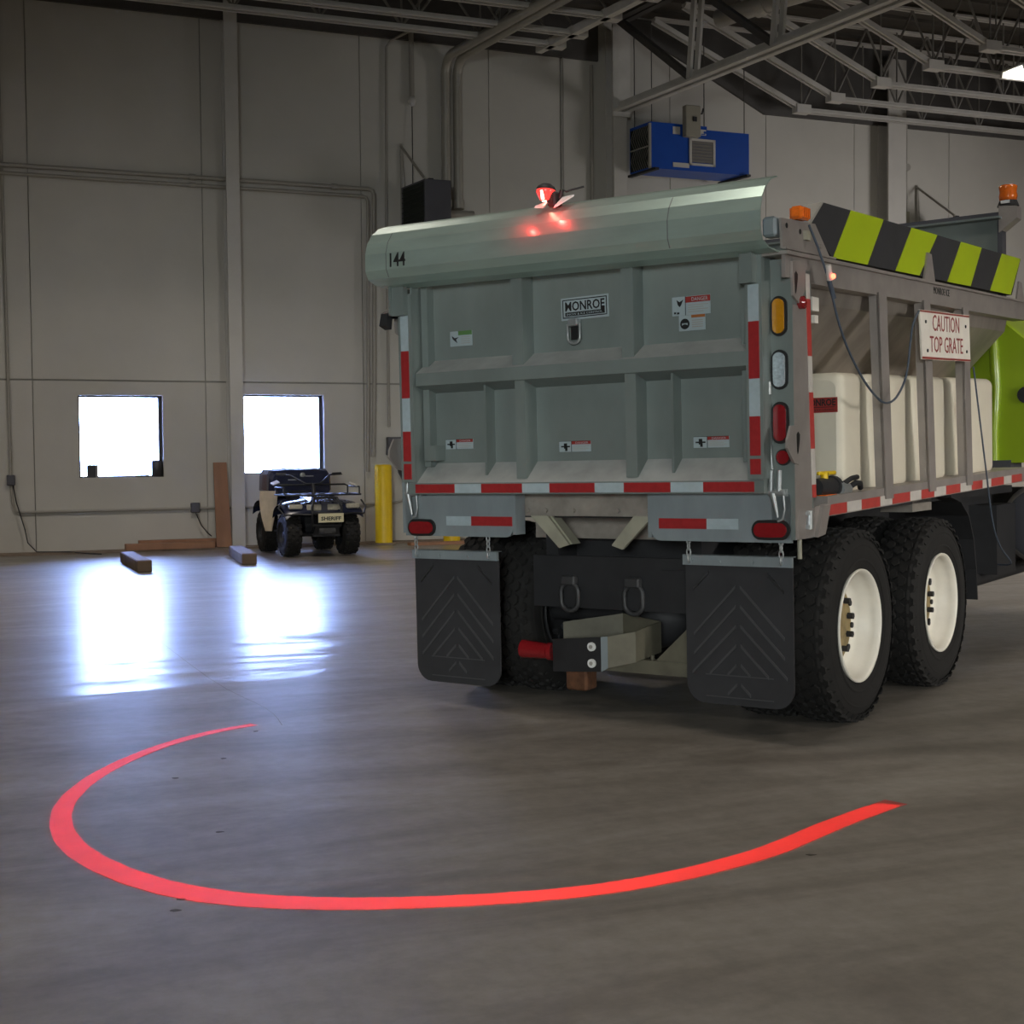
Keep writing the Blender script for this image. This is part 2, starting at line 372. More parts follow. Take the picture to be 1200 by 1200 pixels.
WINS = [(1.505, 2.785, 1.15, 2.445), (4.07, 5.395, 1.175, 2.475)]
def holes(b, t0, t1, z0, z1, o0, o1, ch=0.0):
    """box wall piece t0..t1 x z0..z1 with the window openings left out"""
    cuts = [w for w in WINS if w[0] < t1 and w[1] > t0 and w[2] < z1 and w[3] > z0]
    if not cuts: bb(b, t0, t1, o0, o1, z0, z1, ch); return
    x = t0
    for (a, c, d, e) in cuts:
        if a > x: bb(b, x, a, o0, o1, z0, z1)
        bb(b, max(a, t0), min(c, t1), o0, o1, z0, d); bb(b, max(a, t0), min(c, t1), o0, o1, e, z1); x = c
    if x < t1: bb(b, x, t1, o0, o1, z0, z1)
bk = MB(); holes(bk, T0 - 0.3, T1 + 0.3, -0.1, HW + 0.6, -0.30, -0.03)
wall_back = bk.build('wall_back', 'wall_joint', kind='structure', mtx=MB_)
seams = [T0 - 0.3, -4.39, -1.77, 0.846, 3.464, 6.08, 8.374, 9.73, 11.9, 13.93, 15.915, 18.174, 20.8, T1 + 0.3]
ZB = 2.675
for i in range(len(seams) - 1):
    for z0, z1 in ((0.0, ZB - 0.014), (ZB + 0.014, HW + 0.5)):
        b = MB(); holes(b, seams[i] + 0.007, seams[i + 1] - 0.007, z0, z1, -0.03, 0.0)
        b.build('wall_panel', 'wall', wall_back)
# the other walls of the hall
b = MB(); bb(b, T0 - 0.3, T0, 0, ROOM_OFF + 0.3, 0, HW + 0.6); b.build('wall_left', 'wall_far', kind='structure', mtx=MB_)
b = MB(); bb(b, T1, T1 + 0.3, 0, ROOM_OFF + 0.3, 0, HW + 0.6); b.build('wall_right', 'wall_far', kind='structure', mtx=MB_)
b = MB()
for k in range(6): bb(b, T1 - .06, T1 - .01, 8.0, 13.0, k * .7 + .008, (k + 1) * .7 - .008)
bb(b, T1 - .01, T1, 7.9, 13.1, 0, 4.3); b.build('door_4', 'column', kind='structure', mtx=MB_)
b = MB(); x = T0
for t, w_, h_ in DOORS:
    bb(b, x, t - w_ / 2, ROOM_OFF, ROOM_OFF + 0.1, 0, HW + 0.6); bb(b, t - w_ / 2, t + w_ / 2, ROOM_OFF, ROOM_OFF + 0.1, h_, HW + 0.6); x = t + w_ / 2
bb(b, x, T1, ROOM_OFF, ROOM_OFF + 0.1, 0, HW + 0.6)
b.build('wall_front', 'wall_far', kind='structure', mtx=MB_)
for i, (t, w_, h_) in enumerate(DOORS):
    b = MB()
    for k in range(6): bb(b, t - w_ / 2, t + w_ / 2, ROOM_OFF + .02, ROOM_OFF + .08, k * h_ / 6 + .008, (k + 1) * h_ / 6 - .008)
    bb(b, t - w_ / 2 - .1, t + w_ / 2 + .1, ROOM_OFF + .08, ROOM_OFF + .12, 0, h_ + .1)
    b.build('door_%d' % (i + 1), 'column', kind='structure', mtx=MB_)
b = MB(); bb(b, T0, T1, 0.0, 0.42, 0.0, 0.028); b.build('baseboard_back', 'curb', kind='structure', mtx=MB_)
# windows: frame, pane
for i, (a, c, d, e) in enumerate(WINS):
    r = empty('window_%d' % (i + 1), MB_ @ Matrix.Translation((a, 0, d)) if False else MB_); r['kind'] = 'structure'
    f = MB(); k = 0.055
    bb(f, a, a + k * .5, -0.20, -0.12, d, e); bb(f, c - k, c, -0.20, -0.12, d, e)
    bb(f, a, c, -0.20, -0.12, e - k * .5, e); bb(f, a, c, -0.20, -0.12, d, d + k * .6)
    f.build('window_frame', 'frame', r)
    g = MB(); bb(g, a + .02, c - .04, -0.165, -0.159, d + .02, e - .02); g.build('pane', 'glass', r)
    s_ = MB(); bb(s_, a, c, -0.12, -0.002, d, d + 0.012); s_.build('sill', 'wall', r)
# columns on the back wall (steel H sections with a front flange)
for i, (t0, t1) in enumerate(((3.794, 4.003), (10.60, 10.858), (16.46, 16.874))):
    b = MB(); bb(b, t0, t1, 0.30, 0.34, 0, 9.0); bb(b, (t0 + t1) / 2 - .02, (t0 + t1) / 2 + .02, 0.02, 0.30, 0, 9.0); bb(b, t0, t1, 0.0, 0.03, 0, 9.0)
    bb(b, t0 - .03, t1 + .03, 0.0, 0.37, 0, 0.025)
    b.build('trim_%d' % (i + 1), 'column', kind='structure', mtx=MB_)

# ceiling: ribbed deck, joists, girder truss
b = MB(); bb(b, T0 - .3, T1 + .3, -0.3, ROOM_OFF + .3, HW, HW + 0.1)
for k in range(int(ROOM_OFF / 0.6)):
    o = 0.3 + k * 0.6
    bb(b, T0, T1, o, o + 0.2, HW - 0.06, HW)
ceiling = b.build('ceiling', 'deck', kind='structure', mtx=MB_)
SK = 0.145                                       # the trusses run slightly askew to the wall
def gx(t, o): return t + SK * o
def joist(name, t0, t1, o, zb, zt, pitch=1.25, m='steel_roof', tend=None, diag=None):
    """open-web joist along the wall: bottom and top chord (pairs of angles), round webs; tend: t where the top chord seats"""
    b = MB()
    tt = tend if tend is not None else t0
    for s_ in (-1, 1):
        bb(b, t0, t1, o + s_ * .05 - .03, o + s_ * .05 + .03, zb, zb + .035); bb(b, t0, t1, o + s_ * .03 - .008, o + s_ * .03 + .008, zb, zb + .085)
        bb(b, min(tt, t0), max(tt, t1) if diag == 'R' else t1, o + s_ * .05 - .03, o + s_ * .05 + .03, zt - .035, zt)
    j = b.build(name, m, ceiling)
    w = MB(); n = max(2, int((t1 - t0) / pitch)); st = (t1 - t0) / n
    for i in range(n):
        a = t0 + i * st; c = a + st / 2
        w.tube([(a, -o, zb + .05), (c, -o, zt - .03)], 0.022, 6); w.tube([(c, -o, zt - .03), (a + st, -o, zb + .05)], 0.022, 6)
        w.tube([(a, -o, zb + .05), (a, -o, zt - .03)], 0.017, 6)
    w.build('web', 'steel_mid', j, kind='stuff')
    if tend is not None:
        e = MB(); end = t0 if tend < t0 else t1
        for s_ in (-1, 1):
            e.T = Matrix.Identity(4)
            p0 = Vector((tend, -o, zt - .05)); p1 = Vector((end, -o, zb + .06)); d = (p1 - p0); L_ = d.length
            ang = math.atan2(d.z, d.x)
            e.T = Matrix.Translation(p0) @ Matrix.Rotation(-ang, 4, 'Y')
            e.box(0, L_, s_ * .045 - .02, s_ * .045 + .02, -.04, .04)
        e.T = Matrix.Identity(4)
        bb(e, end - .14, end + .16, o - .09, o + .09, zb - .02, zb + .13)
        e.build('end_diagonal', 'steel_roof', j)
    return j
# right bay
offs = [0.63, 1.5, 2.6, 3.75, 4.9, 6.1, 7.3, 8.5, 9.7]
for o in offs: joist('roof_joist', gx(14.2, o), T1 - .2, o, 7.72, 9.1, tend=gx(11.15, o))
# left bay
for o in (1.35, 2.0, 2.95, 4.0, 5.1, 6.3, 7.5): joist('roof_joist', T0 + .2, gx(8.85, o), o, 8.17, 9.15, tend=gx(10.3, o))
# girder truss from the middle column out over the floor
b = MB()
p0 = Vector((gx(10.66, 0.35), -0.35, 7.5)); p1 = Vector((gx(10.66, 13.0), -13.0, 7.5)); d = p1 - p0; L_ = d.length
G = Matrix.Translation(p0) @ Matrix.Rotation(math.atan2(d.y, d.x), 4, 'Z'); b.T = G
for s_ in (-1, 1): b.box(0, L_, s_ * .09 - .065, s_ * .09 + .065, -.02, .02); b.box(0, L_, s_ * .035 - .012, s_ * .035 + .012, -.02, .15)
girder = b.build('girder_truss', 'steel_roof', ceiling)
b = MB(); b.T = G
for s_ in (-1, 1): b.box(0, L_, s_ * .09 - .065, s_ * .09 + .065, 1.55, 1.6)
b.build('top_chord', 'steel_dark', girder)
for k in range(6):
    x0 = 0.05 + k * 2.05
    b = MB(); b.T = G                              # dark diagonal down to the panel point
    dd = Vector((2.05, 0, -1.5)); b.T = G @ Matrix.Translation((x0, 0, 1.55)) @ Matrix.Rotation(math.atan2(1.5, 2.05), 4, 'Y')
    b.box(0, dd.length, -.07, .07, -.05, .05); b.build('diagonal', 'steel_dark', girder)
    b = MB(); b.T = G @ Matrix.Translation((x0 + 2.05, 0, 0.1)) @ Matrix.Rotation(0.12, 4, 'Y')
    for s_ in (-1, 1): b.box(-.05, .05, s_ * .075 - .025, s_ * .075 + .025, -.05, 1.48)
    b.build('post', 'steel_roof', girder)
# a lighter tie beam over the left bay, parallel to the girder
b = MB(); q0 = Vector((gx(8.75, 1.0), -1.0, 8.2)); q1 = Vector((gx(8.75, 9.0), -9.0, 8.2)); d = q1 - q0
b.T = Matrix.Translation(q0) @ Matrix.Rotation(math.atan2(d.y, d.x), 4, 'Z'); b.box(0, d.length, -.06, .06, -.05, .08)
b.build('tie_beam', 'steel_roof', ceiling)
b = MB(); bb(b, T0, 10.44, 0.0, 0.06, 8.43, HW - .05); b.build('wall_shade_sheet', 'steel_dark', ceiling)  # dark sheet added along the dark top of the left wall
b = MB(); b.prism([(x, -.001, z) for x, z in ((11.0, HW - .05), (11.0, 9.1), (12.75, 8.33), (13.87, 7.79), (T1, 7.79), (T1, HW - .05))], (0, -.06, 0)); b.build('wall_shade_sheet', 'steel_dark', ceiling)  # dark sheet added over the wall top, slanted end following the shadow edge
# knee plates at the middle column head
b = MB(); bb(b, 10.56, 10.90, .36, .40, 7.4, 9.0); b.build('bearing_plate', 'steel_roof', ceiling)

# ------------------------------------------------------------------ ceiling light fixtures (a real one at the right, the others added out of view)
def light_fixture(t, o, z, label, power, rot=0.0, size=(1.35, 0.5)):
    r = empty('ceiling_light', MB_ @ Matrix.Translation((t, -o, z)) @ Matrix.Rotation(rot, 4, 'Z'), label=label, cat='ceiling light', group='strip lights under the roof')
    b = MB(); a, c = size[0] / 2, size[1] / 2
    b.prism([(-a, -c - .06, 0), (-a, -c, .12), (-a, c, .12), (-a, c + .06, 0), (-a, c, 0), (-a, c - .03, .09), (-a, -c + .03, .09), (-a, -c, 0)], (2 * a, 0, 0)); b.build('reflector', 'white', r)
    for k in (-1, 0, 1):
        m = MB(); m.cyl((-a + .03, k * c * .55, .045), (a - .03, k * c * .55, .045), .022, n=10); m.build('tube', 'tube_lit', r)
    for s_ in (-1, 1):
        h = MB(); h.cyl((s_ * a * .8, 0, .12), (s_ * a * .8, 0, HW - z - .03), .006, n=6); h.build('hanger', 'steel_dark', r)
    l = bpy.data.lights.new('fixture_light', 'AREA'); l.shape = 'RECTANGLE'; l.size = size[0]; l.size_y = size[1]; l.energy = power; l.color = (1.0, 0.90, 0.80); l.spread = math.radians(125)
    lo = bpy.data.objects.new('fixture_light', l); COL.objects.link(lo); lo.parent = r; lo.location = (0, 0, -.01)
    return r
FIXP = 50
light_fixture(16.52, 4.36, 7.58, 'lit fluorescent ceiling fixture at the right edge of the photo', 300)
FIX = [(17.5, 8.5, 'second'), (15.5, 15.0, 'third'), (8.5, 13.5, 'fourth'), (8.5, 19.5, 'fifth'), (1.5, 16.0, 'sixth'), (1.5, 21.5, 'seventh')]  # unseen fixtures added to light the floor and truck
light_fixture(3.0, 7.0, 7.95, 'added fill light fixture out of view over the left bay near the windows', 150)  # unseen lamp added to brighten the lower left wall
light_fixture(-3.5, 7.0, 7.95, 'added fill light fixture out of view over the left bay by the left wall', 135)  # another lamp added for the left wall
for t, o, nth in FIX:
    light_fixture(t, o, 7.95, 'added lit ceiling fixture out of view, %s of its row counted from the wall' % nth, FIXP)

# ================================================================== the dump truck
truck = empty('dump_truck', MT, label='large grey spreader dump truck with green hood, seen from its rear right corner', cat='truck')
SV = 0.021                                  # the body sits slightly nose-high
RX = Matrix.Rotation(PI / 2, 4, 'X')        # text upright, facing the rear (-v)
def text_rear(b, txt, u, w, v, width=None, height=None, depth=0.003, rot=0.0, bold=0.0):
    b.text(txt, Matrix.Translation((u, v, w)) @ Matrix.Rotation(rot, 4, 'Y') @ RX, width, height, depth, bold=bold)
RS = Matrix.Rotation(PI / 2, 4, 'Z') @ RX   # text upright, facing the right side (+u)
def text_side(b, txt, u, v, w, width=None, height=None, depth=0.003, rot=0.0):
    b.text(txt, Matrix.Translation((u, v, w)) @ Matrix.Rotation(rot, 4, 'X') @ RS, width, height, depth)

# ---- wheels
TR, TWD = 0.515, 0.275
def tyre_mesh():
    b = MB(); R = TR; h = TWD / 2
    prof = [(-h + .02, .30), (-h + .005, .33), (-h - .004, .40), (-h + .002, .455), (-h + .022, .492), (-h + .04, R - .014), (0, R - .010), (h - .04, R - .014), (h - .022, .492), (h - .002, .455), (h + .004, .40), (h - .005, .33), (h - .02, .30), (h - .03, .285), (-h + .03, .285)]
    b.lathe(prof, n=64, closed=True)
    for (hh, rr) in ((h + .006, .43), (h + .006, .35)):       # raised sidewall bands
        b.lathe([(hh - .006, rr - .008), (hh, rr), (hh - .006, rr + .008)], n=48)
    nrow = 40
    for c, (hx, wd, ph) in enumerate(((-.108, .046, 0), (-.054, .05, .5), (0, .05, 0), (.054, .05, .5), (.108, .046, 0))):
        for i in range(nrow):
            t = 2 * PI * (i + ph) / nrow; dt = 2 * PI / nrow
            o = []
            for (a, q) in ((-.5, -.22), (-.5, .22), (0, .44), (.5, .22), (.5, -.22), (0, -.44)):
                o.append((hx + a * wd, t + q * dt * .98))
            lo = [(x, (R - .02) * math.cos(q), (R - .02) * math.sin(q)) for x, q in o]
            rr = R + .006 if abs(hx) < .1 else R - .004
            hi = [(hx + (x - hx) * .9, rr * math.cos(t + (q - t) * .9), rr * math.sin(t + (q - t) * .9)) for x, q in o]
            b.add(lo + hi, [(6, 7, 8, 9, 10, 11)] + [(k, (k + 1) % 6, 6 + (k + 1) % 6, 6 + k) for k in range(6)])
    # shoulder lugs
    for sgn in (-1, 1):
        for i in range(nrow):
            t = 2 * PI * (i + .5) / nrow; dt = 2 * PI / nrow * .36
            a0, a1 = sgn * (h - .045), sgn * (h + .001)
            P = []
            for q in (t - dt, t + dt):
                P += [(a0, (R + .001) * math.cos(q), (R + .001) * math.sin(q)), (sgn * (h - .026), (R - .006) * math.cos(q), (R - .006) * math.sin(q)), (a1, .470 * math.cos(q), .470 * math.sin(q)), (a1 - sgn * .02, .465 * math.cos(q), .465 * math.sin(q))]
            b.add(P, [(0, 1, 5, 4), (1, 2, 6, 5), (0, 3, 2, 1), (4, 5, 6, 7)])
    me = b.build('tyre', 'rubber'); d = me.data; bpy.data.objects.remove(me); return d
def rim_mesh():
    b = MB(); h = TWD / 2
    prof = [(h - .035, .288), (h - .012, .303), (h - .002, .302), (h - .002, .294), (h - .016, .284), (h - .04, .280), (h - .075, .276), (h - .085, .268), (h - .115, .263), (h - .135, .252), (h - .148, .235), (h - .152, .215)]
    b.lathe(prof, n=56)
    b.lathe([(-h + .03, .285), (h - .035, .288)], n=40)
    o = b.build('rim', 'rim'); d = o.data; bpy.data.objects.remove(o); return d
def hub_mesh():
    b = MB(); h = TWD / 2; z = h - .152
    b.m(0).lathe([(z, .222), (z + .012, .20), (z + .012, .185), (z + .010, .10), (z + .018, .085), (z + .03, .08), (z + .034, .06), (z + .034, 0.001)], n=40)
    b.m(1)
    for k in range(10):
        t = 2 * PI * k / 10 + .15; c, s_ = math.cos(t), math.sin(t)
        b.cyl((z + .008, .160 * c, .160 * s_), (z + .045, .160 * c, .160 * s_), .018, n=6, smooth=False)
    for k in range(10):
        t = 2 * PI * (k + .5) / 10 + .15; c, s_ = math.cos(t), math.sin(t)
        b.cyl((z + .012, .203 * c, .203 * s_), (z + .022, .203 * c, .203 * s_), .016, n=8)
    o = b.build('hub', ['rim_rust', 'black']); d = o.data; bpy.data.objects.remove(o); return d
TYRE, RIM, HUB = tyre_mesh(), rim_mesh(), hub_mesh()
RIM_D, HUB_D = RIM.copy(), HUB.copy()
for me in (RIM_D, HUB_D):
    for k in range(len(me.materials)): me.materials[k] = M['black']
for v in (0.865, 2.20):
    for u, flip in ((1.075, False), (0.745, True), (-0.745, False), (-1.075, True)):
        wz = 0.508 - (0.01056 * u + 0.00818 * v)
        w = bpy.data.objects.new('wheel', TYRE); COL.objects.link(w); w.parent = truck; w.location = (u, v, wz)
        w.rotation_euler = (random.random() * .1, 0, PI if flip else 0)
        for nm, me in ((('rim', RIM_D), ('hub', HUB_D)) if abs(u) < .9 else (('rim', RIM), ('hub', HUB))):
            c = bpy.data.objects.new(nm, me); COL.objects.link(c); c.parent = w
    b = MB(); b.cyl((-.9, v, .50), (.9, v, .50), .075, n=14); b.lathe([(-.22, .08), (-.15, .17), (0, .21), (.15, .17), (.22, .08)], (0, v, .5), (1, 0, 0), n=20)
    b.build('axle', 'black', truck)
# chassis
for u in (-.46, .46): boxpart('frame_rail', 'black', truck, u - .04, u + .04, .42, 5.6, .72, 1.02)
boxpart('rear_crossmember', 'black', truck, -.42, .42, .62, .72, .72, 1.0)
boxpart('spring_beam', 'black', truck, .62, .74, .6, 2.5, .62, .74); boxpart('spring_beam', 'black', truck, -.74, -.62, .6, 2.5, .62, .74)
b = MB(); b.cyl((0, .8, .52), (0, 5.5, .62), .05, n=12); b.build('drive_shaft', 'black', truck)
boxpart('equipment_box', 'black', truck, .25, .86, 3.25, 5.4, .50, 1.09); boxpart('step_box', 'black', truck, .86, 1.06, 3.9, 4.38, .50, 1.0)
b = MB(); b.cyl((.9, 3.75, .46), (.9, 5.4, .46), .05, n=12); b.build('side_tube', 'black', truck)
b = MB(); b.cyl((.55, 3.35, .80), (.95, 3.35, .80), .10, n=16); b.cyl((.95, 3.35, .80), (1.0, 3.35, .80), .07, n=16); b.build('brake_chamber', 'black', truck)
boxpart('body_floor', 'black', truck, -1.1, 1.1, .14, 4.15, 1.09, 1.14)
b = MB()
b.sheet([(2.42, 1.115), (2.62, 1.075), (2.78, .98), (2.88, .82), (2.93, .62), (2.95, .42)], .78, 1.2, .012); b.build('mud_guard', 'black', truck)

# ---- corner posts
for s_ in (1, -1):
    p = MB(); x0, x1 = (1.10, 1.22) if s_ > 0 else (-1.22, -1.10)
    p.box(x0, x1, 0.0, .012, 1.0, 2.34); 
    ox = 1.208 if s_ > 0 else -1.22
    p.box(ox, ox + .012, .012, .225, 1.0, 2.30); p.box(x0, x1, .05, .06, 1.0, 2.3)
    post = p.build('corner_post', 'gate' if s_ > 0 else 'bumper', truck)
    c = s_ * 1.155
    for nm, mt, cz, wd, hh in (('amber_lamp', 'amber_lens', 2.07, .058, .165), ('clear_lamp', 'clear_lens', 1.815, .060, .165), ('red_lamp', 'red_lens', 1.562, .063, .175)):
        b = MB(); b.m(0).prism(oval(c, cz, wd + .026, hh + .026, 0.0), (0, -.010, 0)); b.m(1).prism(oval(c, cz, wd, hh, -.010), (0, -.010, 0)); b.build(nm, ['ink', mt], post)
    b = MB(); b.m(0).cyl((s_ * 1.168, 0, 1.397), (s_ * 1.168, -.008, 1.397), .040, n=20); b.m(1).cyl((s_ * 1.168, -.008, 1.397), (s_ * 1.168, -.018, 1.397), .032, n=20); b.build('round_marker', ['ink', 'red_lens'], post)
    # over-centre chain latch
    b = MB(); q = s_ * 1.135
    for d_ in (-.018, .022): b.cyl((q + d_, -.03, 1.335), (q + d_ - .004, -.03, 1.235), .013, n=10)
    b.cyl((q - .035, -.03, 1.228), (q + .045, -.03, 1.228), .014, n=10); b.cyl((q - .012, -.035, 1.225), (q + .012, -.035, 1.11), .016, .006, n=10)
    b.tube([(q + .035, -.02, 1.225), (q + .042, -.02, 1.15), (q + .03, -.02, 1.10), (q + .005, -.02, 1.09)], .006, 6); b.box(q - .03, q + .05, -.012, 0, 1.21, 1.245)
    b.build('latch', 'chrome', post)
    b = MB(); b.tube([(s_ * 1.105, -.012, 1.80), (s_ * 1.102, -.012, 1.65), (s_ * 1.106, -.012, 1.45), (s_ * 1.112, -.012, 1.34)], .007, 6); b.cyl((s_ * 1.105, -.02, 1.76), (s_ * 1.106, -.02, 1.70), .012, n=8); b.build('latch_rod', 'chrome', post)
    for zt in (2.22, 1.46):                              # keyhole plates folded round the post edge
        b = MB(); e = s_ * 1.222
        P = [(e, -.02, zt + .10), (e, .06, zt + .115), (e, .13, zt + .115), (e, .13, zt - .02), (e, .05, zt - .09), (e, -.015, zt - .06)] if zt > 2 else [(e, -.06, zt + .085), (e, .07, zt + .09), (e, .07, zt - .02), (e, .03, zt - .10), (e, -.03, zt - .09), (e, -.105, zt - .02), (e, -.10, zt + .02)]
        b.prism(P, (s_ * .012, 0, 0)); b.m(1).prism([(e + s_ * .0125, y, z) for y, z in ((.0, zt + .045), (.018, zt + .058), (.038, zt + .045), (.036, zt + .02), (.020, zt - .035), (.010, zt - .05), (.004, zt - .035), (.0, zt + .02))], (s_ * .001, 0, 0))
        b.build('keyhole_plate', ['stain_dull', 'ink'], post)
    if s_ > 0:
        b = MB(); b.box(1.2205, 1.2235, .003, .2, 1.0, 2.12); b.build('side_facing', 'stain_dull', post)
        segs = [(2.28, 2.16, 0), (2.16, 1.885, 1), (1.885, 1.709, 0), (1.709, 1.435, 1), (1.435, 1.259, 0), (1.259, 1.196, 1)]
        for z1, z0, r_ in segs:
            def vv(z): return .155 + (2.2 - z) * .047
            b = MB(); b.prism([(1.2236, vv(z0), z0), (1.2236, vv(z0) + .045, z0), (1.2236, vv(z1) + .045, z1), (1.2236, vv(z1), z1)], (.003, 0, 0))
            b.build('reflective_tape', 'side_red' if r_ else 'side_white', post)
        b = MB(); b.cyl((1.222, .085, 2.135), (1.245, .085, 2.135), .032, n=16); b.cyl((1.245, .085, 2.135), (1.255, .085, 2.135), .026, .012, n=16); b.build('side_marker', 'red_lens', post)
        b = MB(); b.m(0).box(1.222, 1.226, .03, .222, 1.005, 1.145); b.m(1).cyl((1.235, .135, 1.045), (1.235, .135, 1.135), .018, n=10); b.box(1.226, 1.245, .11, .16, 1.05, 1.065); b.box(1.226, 1.245, .11, .16, 1.115, 1.13)
        b.build('hinge_plate', ['stain_dull', 'chrome'], post)
        b = MB(); b.cyl((1.19, .12, 1.0), (1.19, .12, .90), .012, n=8); b.build('drain_pin', 'brace', post)
    else:
        b = MB(); b.prism([(-1.235, -.06, 2.30), (-1.235, -.13, 2.26), (-1.235, -.15, 2.19), (-1.235, -.10, 2.17), (-1.235, -.09, 2.23), (-1.235, -.02, 2.24)], (.05, 0, 0)); b.build('hook', 'black', post)
# folded bracket ahead of the right post
b = MB(); b.prism([(1.222, .235, 1.0), (1.222, .34, 1.02), (1.222, .40, 1.10), (1.222, .40, 1.16), (1.222, .235, 1.15)], (-.012, 0, 0)); b.prism([(1.222, .225, 1.0), (1.222, .32, 1.01), (1.222, .39, 1.155), (1.222, .30, 1.155)], (.02, 0, 0)); b.build('folded_bracket', 'stain_dull', truck)

# ---- rear bumper panels
for s_ in (1, -1):
    b = MB(); xi, xo = .435 * s_, 1.20 * s_; r = .05
    P = [(xo, .0, 1.225), (xi, .0, 1.225), (xi, .0, .985 + r)] + [(xi + s_ * (r - r * math.cos(a)), .0, .985 + r - r * math.sin(a)) for a in (.4, .8, 1.2)] + [(xi + s_ * r, 0, .985), (xo, 0, .985)]
    b.prism(P, (0, .02, 0)); 
    if s_ > 0: b.box(xi - .02, xi, .0, .09, 1.0, 1.225)
    else: b.box(xi, xi + .02, .0, .09, 1.0, 1.225)
    bp = b.build('bumper_panel', 'bumper', truck)
    for a, c, r_ in (((.480, .751, 1), (.751, .923, 0)) if s_ > 0 else ((-.897, -.72, 0), (-.72, -.438, 1))):
        t_ = MB(); t_.box(a, c, -.003, 0, 1.047, 1.099); t_.build('reflective_tape', 'red_tape' if r_ else 'white_tape', bp)
    cx = 1.098 if s_ > 0 else -1.075
    t_ = MB(); t_.m(0).prism(oval(cx, 1.047 if s_ > 0 else 1.033, .20, .098, 0.0), (0, -.012, 0)); t_.m(1).prism(oval(cx, 1.047 if s_ > 0 else 1.033, .17, .07, -.012), (0, -.01, 0)); t_.build('tail_lamp', ['ink', 'red_lens'], bp)
# ---- recess between the bumper panels
b = MB(); b.box(-.44, .44, .10, .12, 1.10, 1.235); 
for u in (-.40, -.28, -.10, .18, .36): b.cyl((u, .10, 1.13), (u, .085, 1.13), .013, n=8)
b.build('crossmember_plate', 'crossm', truck)
b = MB(); b.box(-.6, .6, .46, .5, .955, 1.075); b.build('inner_beam', 'crossm', truck)
for s_ in (-1, 1):
    b = MB(); P = [(s_ * .385, .10, 1.10), (s_ * .275, .10, 1.105), (s_ * .135, .10, .945), (s_ * .20, .10, .925)]
    b.prism(P, (0, .02, 0)); b.prism([(p[0], .12, p[2]) for p in (P[1], P[2], (P[2][0] - s_ * .012, 0, P[2][2] + .002), (P[1][0] - s_ * .012, 0, P[1][2]))], (0, .08, 0)); b.build('diagonal_brace', 'brace', truck)
b = MB(); b.box(-.545, .62, .35, .38, .570, .862); b.box(.30, .62, .335, .35, .60, .80); hp = b.build('hitch_plate', 'black', truck)
for u in (-.285, .13):
    b = MB(); r = .058; pts = []
    for k in range(20):
        t = 2 * PI * k / 20; pts.append((u + r * math.cos(t), .325, .635 + r * math.sin(t) + math.copysign(.022, math.sin(t))))
    b.tube(pts, .014, 8, closed=True); b.box(u - .045, u + .045, .30, .35, .70, .755, ch=.008); b.build('tow_ring', 'iron', hp)

# ---- tailgate
b = MB(); b.box(-1.07, 1.07, .04, .065, 1.24, 2.42)
gate = b.build('tailgate', 'gate', truck)
GV = -.083
def ushape(name, prof, u0, u1, m='gate'):
    b = MB(); b.m(0).prism([(u0, p[0], p[1]) for p in prof], (u1 - u0, 0, 0)); o = b.build(name, [m, 'ledge'], gate)
    for p in o.data.polygons:
        if p.normal.z > .5 and abs(p.normal.x) < .1: p.material_index = 1  # upward faces take the lighter colour: light from above painted in
    return o
ushape('mid_rail', [(.04, 1.985), (GV, 1.910), (GV, 1.840), (.04, 1.80)], -1.03, 1.025)
ushape('bottom_shelf', [(.04, 1.40), (GV, 1.290), (GV, 1.226), (.06, 1.226)], -1.10, 1.10)
for u0, u1 in ((-.368, -.296), (.318, .388)): boxpart('upper_rib', 'gate', gate, u0, u1, -.065, .045, 1.90, 2.41)
for u0, u1 in ((-.352, -.288), (.334, .398)): boxpart('lower_rib', 'gate', gate, u0, u1, -.070, .045, 1.31, 1.85)
for u in (-.575, .592): boxpart('fin', 'gate', gate, u - .006, u + .006, -.045, .045, 1.33, 1.85)
for u0, u1 in ((-1.135, -1.04), (1.025, 1.11)):
    b = MB(); b.box(u0, u1, -.10, -.085, 1.295, 2.36); b.box(u0, u0 + .012, -.09, .06, 1.295, 2.40); b.box(u1 - .012, u1, -.09, .06, 1.295, 2.40); b.build('stile', 'gate', gate)
for u0, u1 in ((-1.03, -.985), (.965, 1.02)): boxpart('inner_return', 'gate', gate, u0, u1, -.02, .045, 1.38, 2.41)
for u0, u1, z0, z1 in ((1.015, 1.075, 2.225, 2.42), (-1.14, -1.06, 2.24, 2.43)):
    b = MB(); b.box(u0, u1, -.14, -.10, z0, z1); b.box(u1 if u0 > 0 else u0 - .012, u1 + .012 if u0 > 0 else u0, -.16, -.02, z0, z1); b.build('hinge_block', 'gate', gate)
boxpart('catch_block', 'gate', gate, -.995, -.925, -.06, .045, 1.415, 1.50)
for a, c, r_ in ((-1.05, -.767, 1), (-.767, -.583, 0), (-.583, -.308, 1), (-.308, -.131, 0), (-.131, .151, 1), (.151, .326, 0), (.326, .597, 1), (.597, .778, 0), (.778, 1.051, 1)):
    boxpart('reflective_tape', 'red_tape' if r_ else 'white_tape', gate, a, c, GV - .0025, GV, 1.234, 1.283)
for z1, z0, r_ in ((2.24, 2.04, 0), (2.04, 1.773, 1), (1.773, 1.584, 0), (1.584, 1.415, 1), (1.40, 1.312, 1)):
    boxpart('reflective_tape', 'red_tape' if r_ else 'white_tape', gate, -1.118, -1.062, -.1025, -.10, z0, z1)
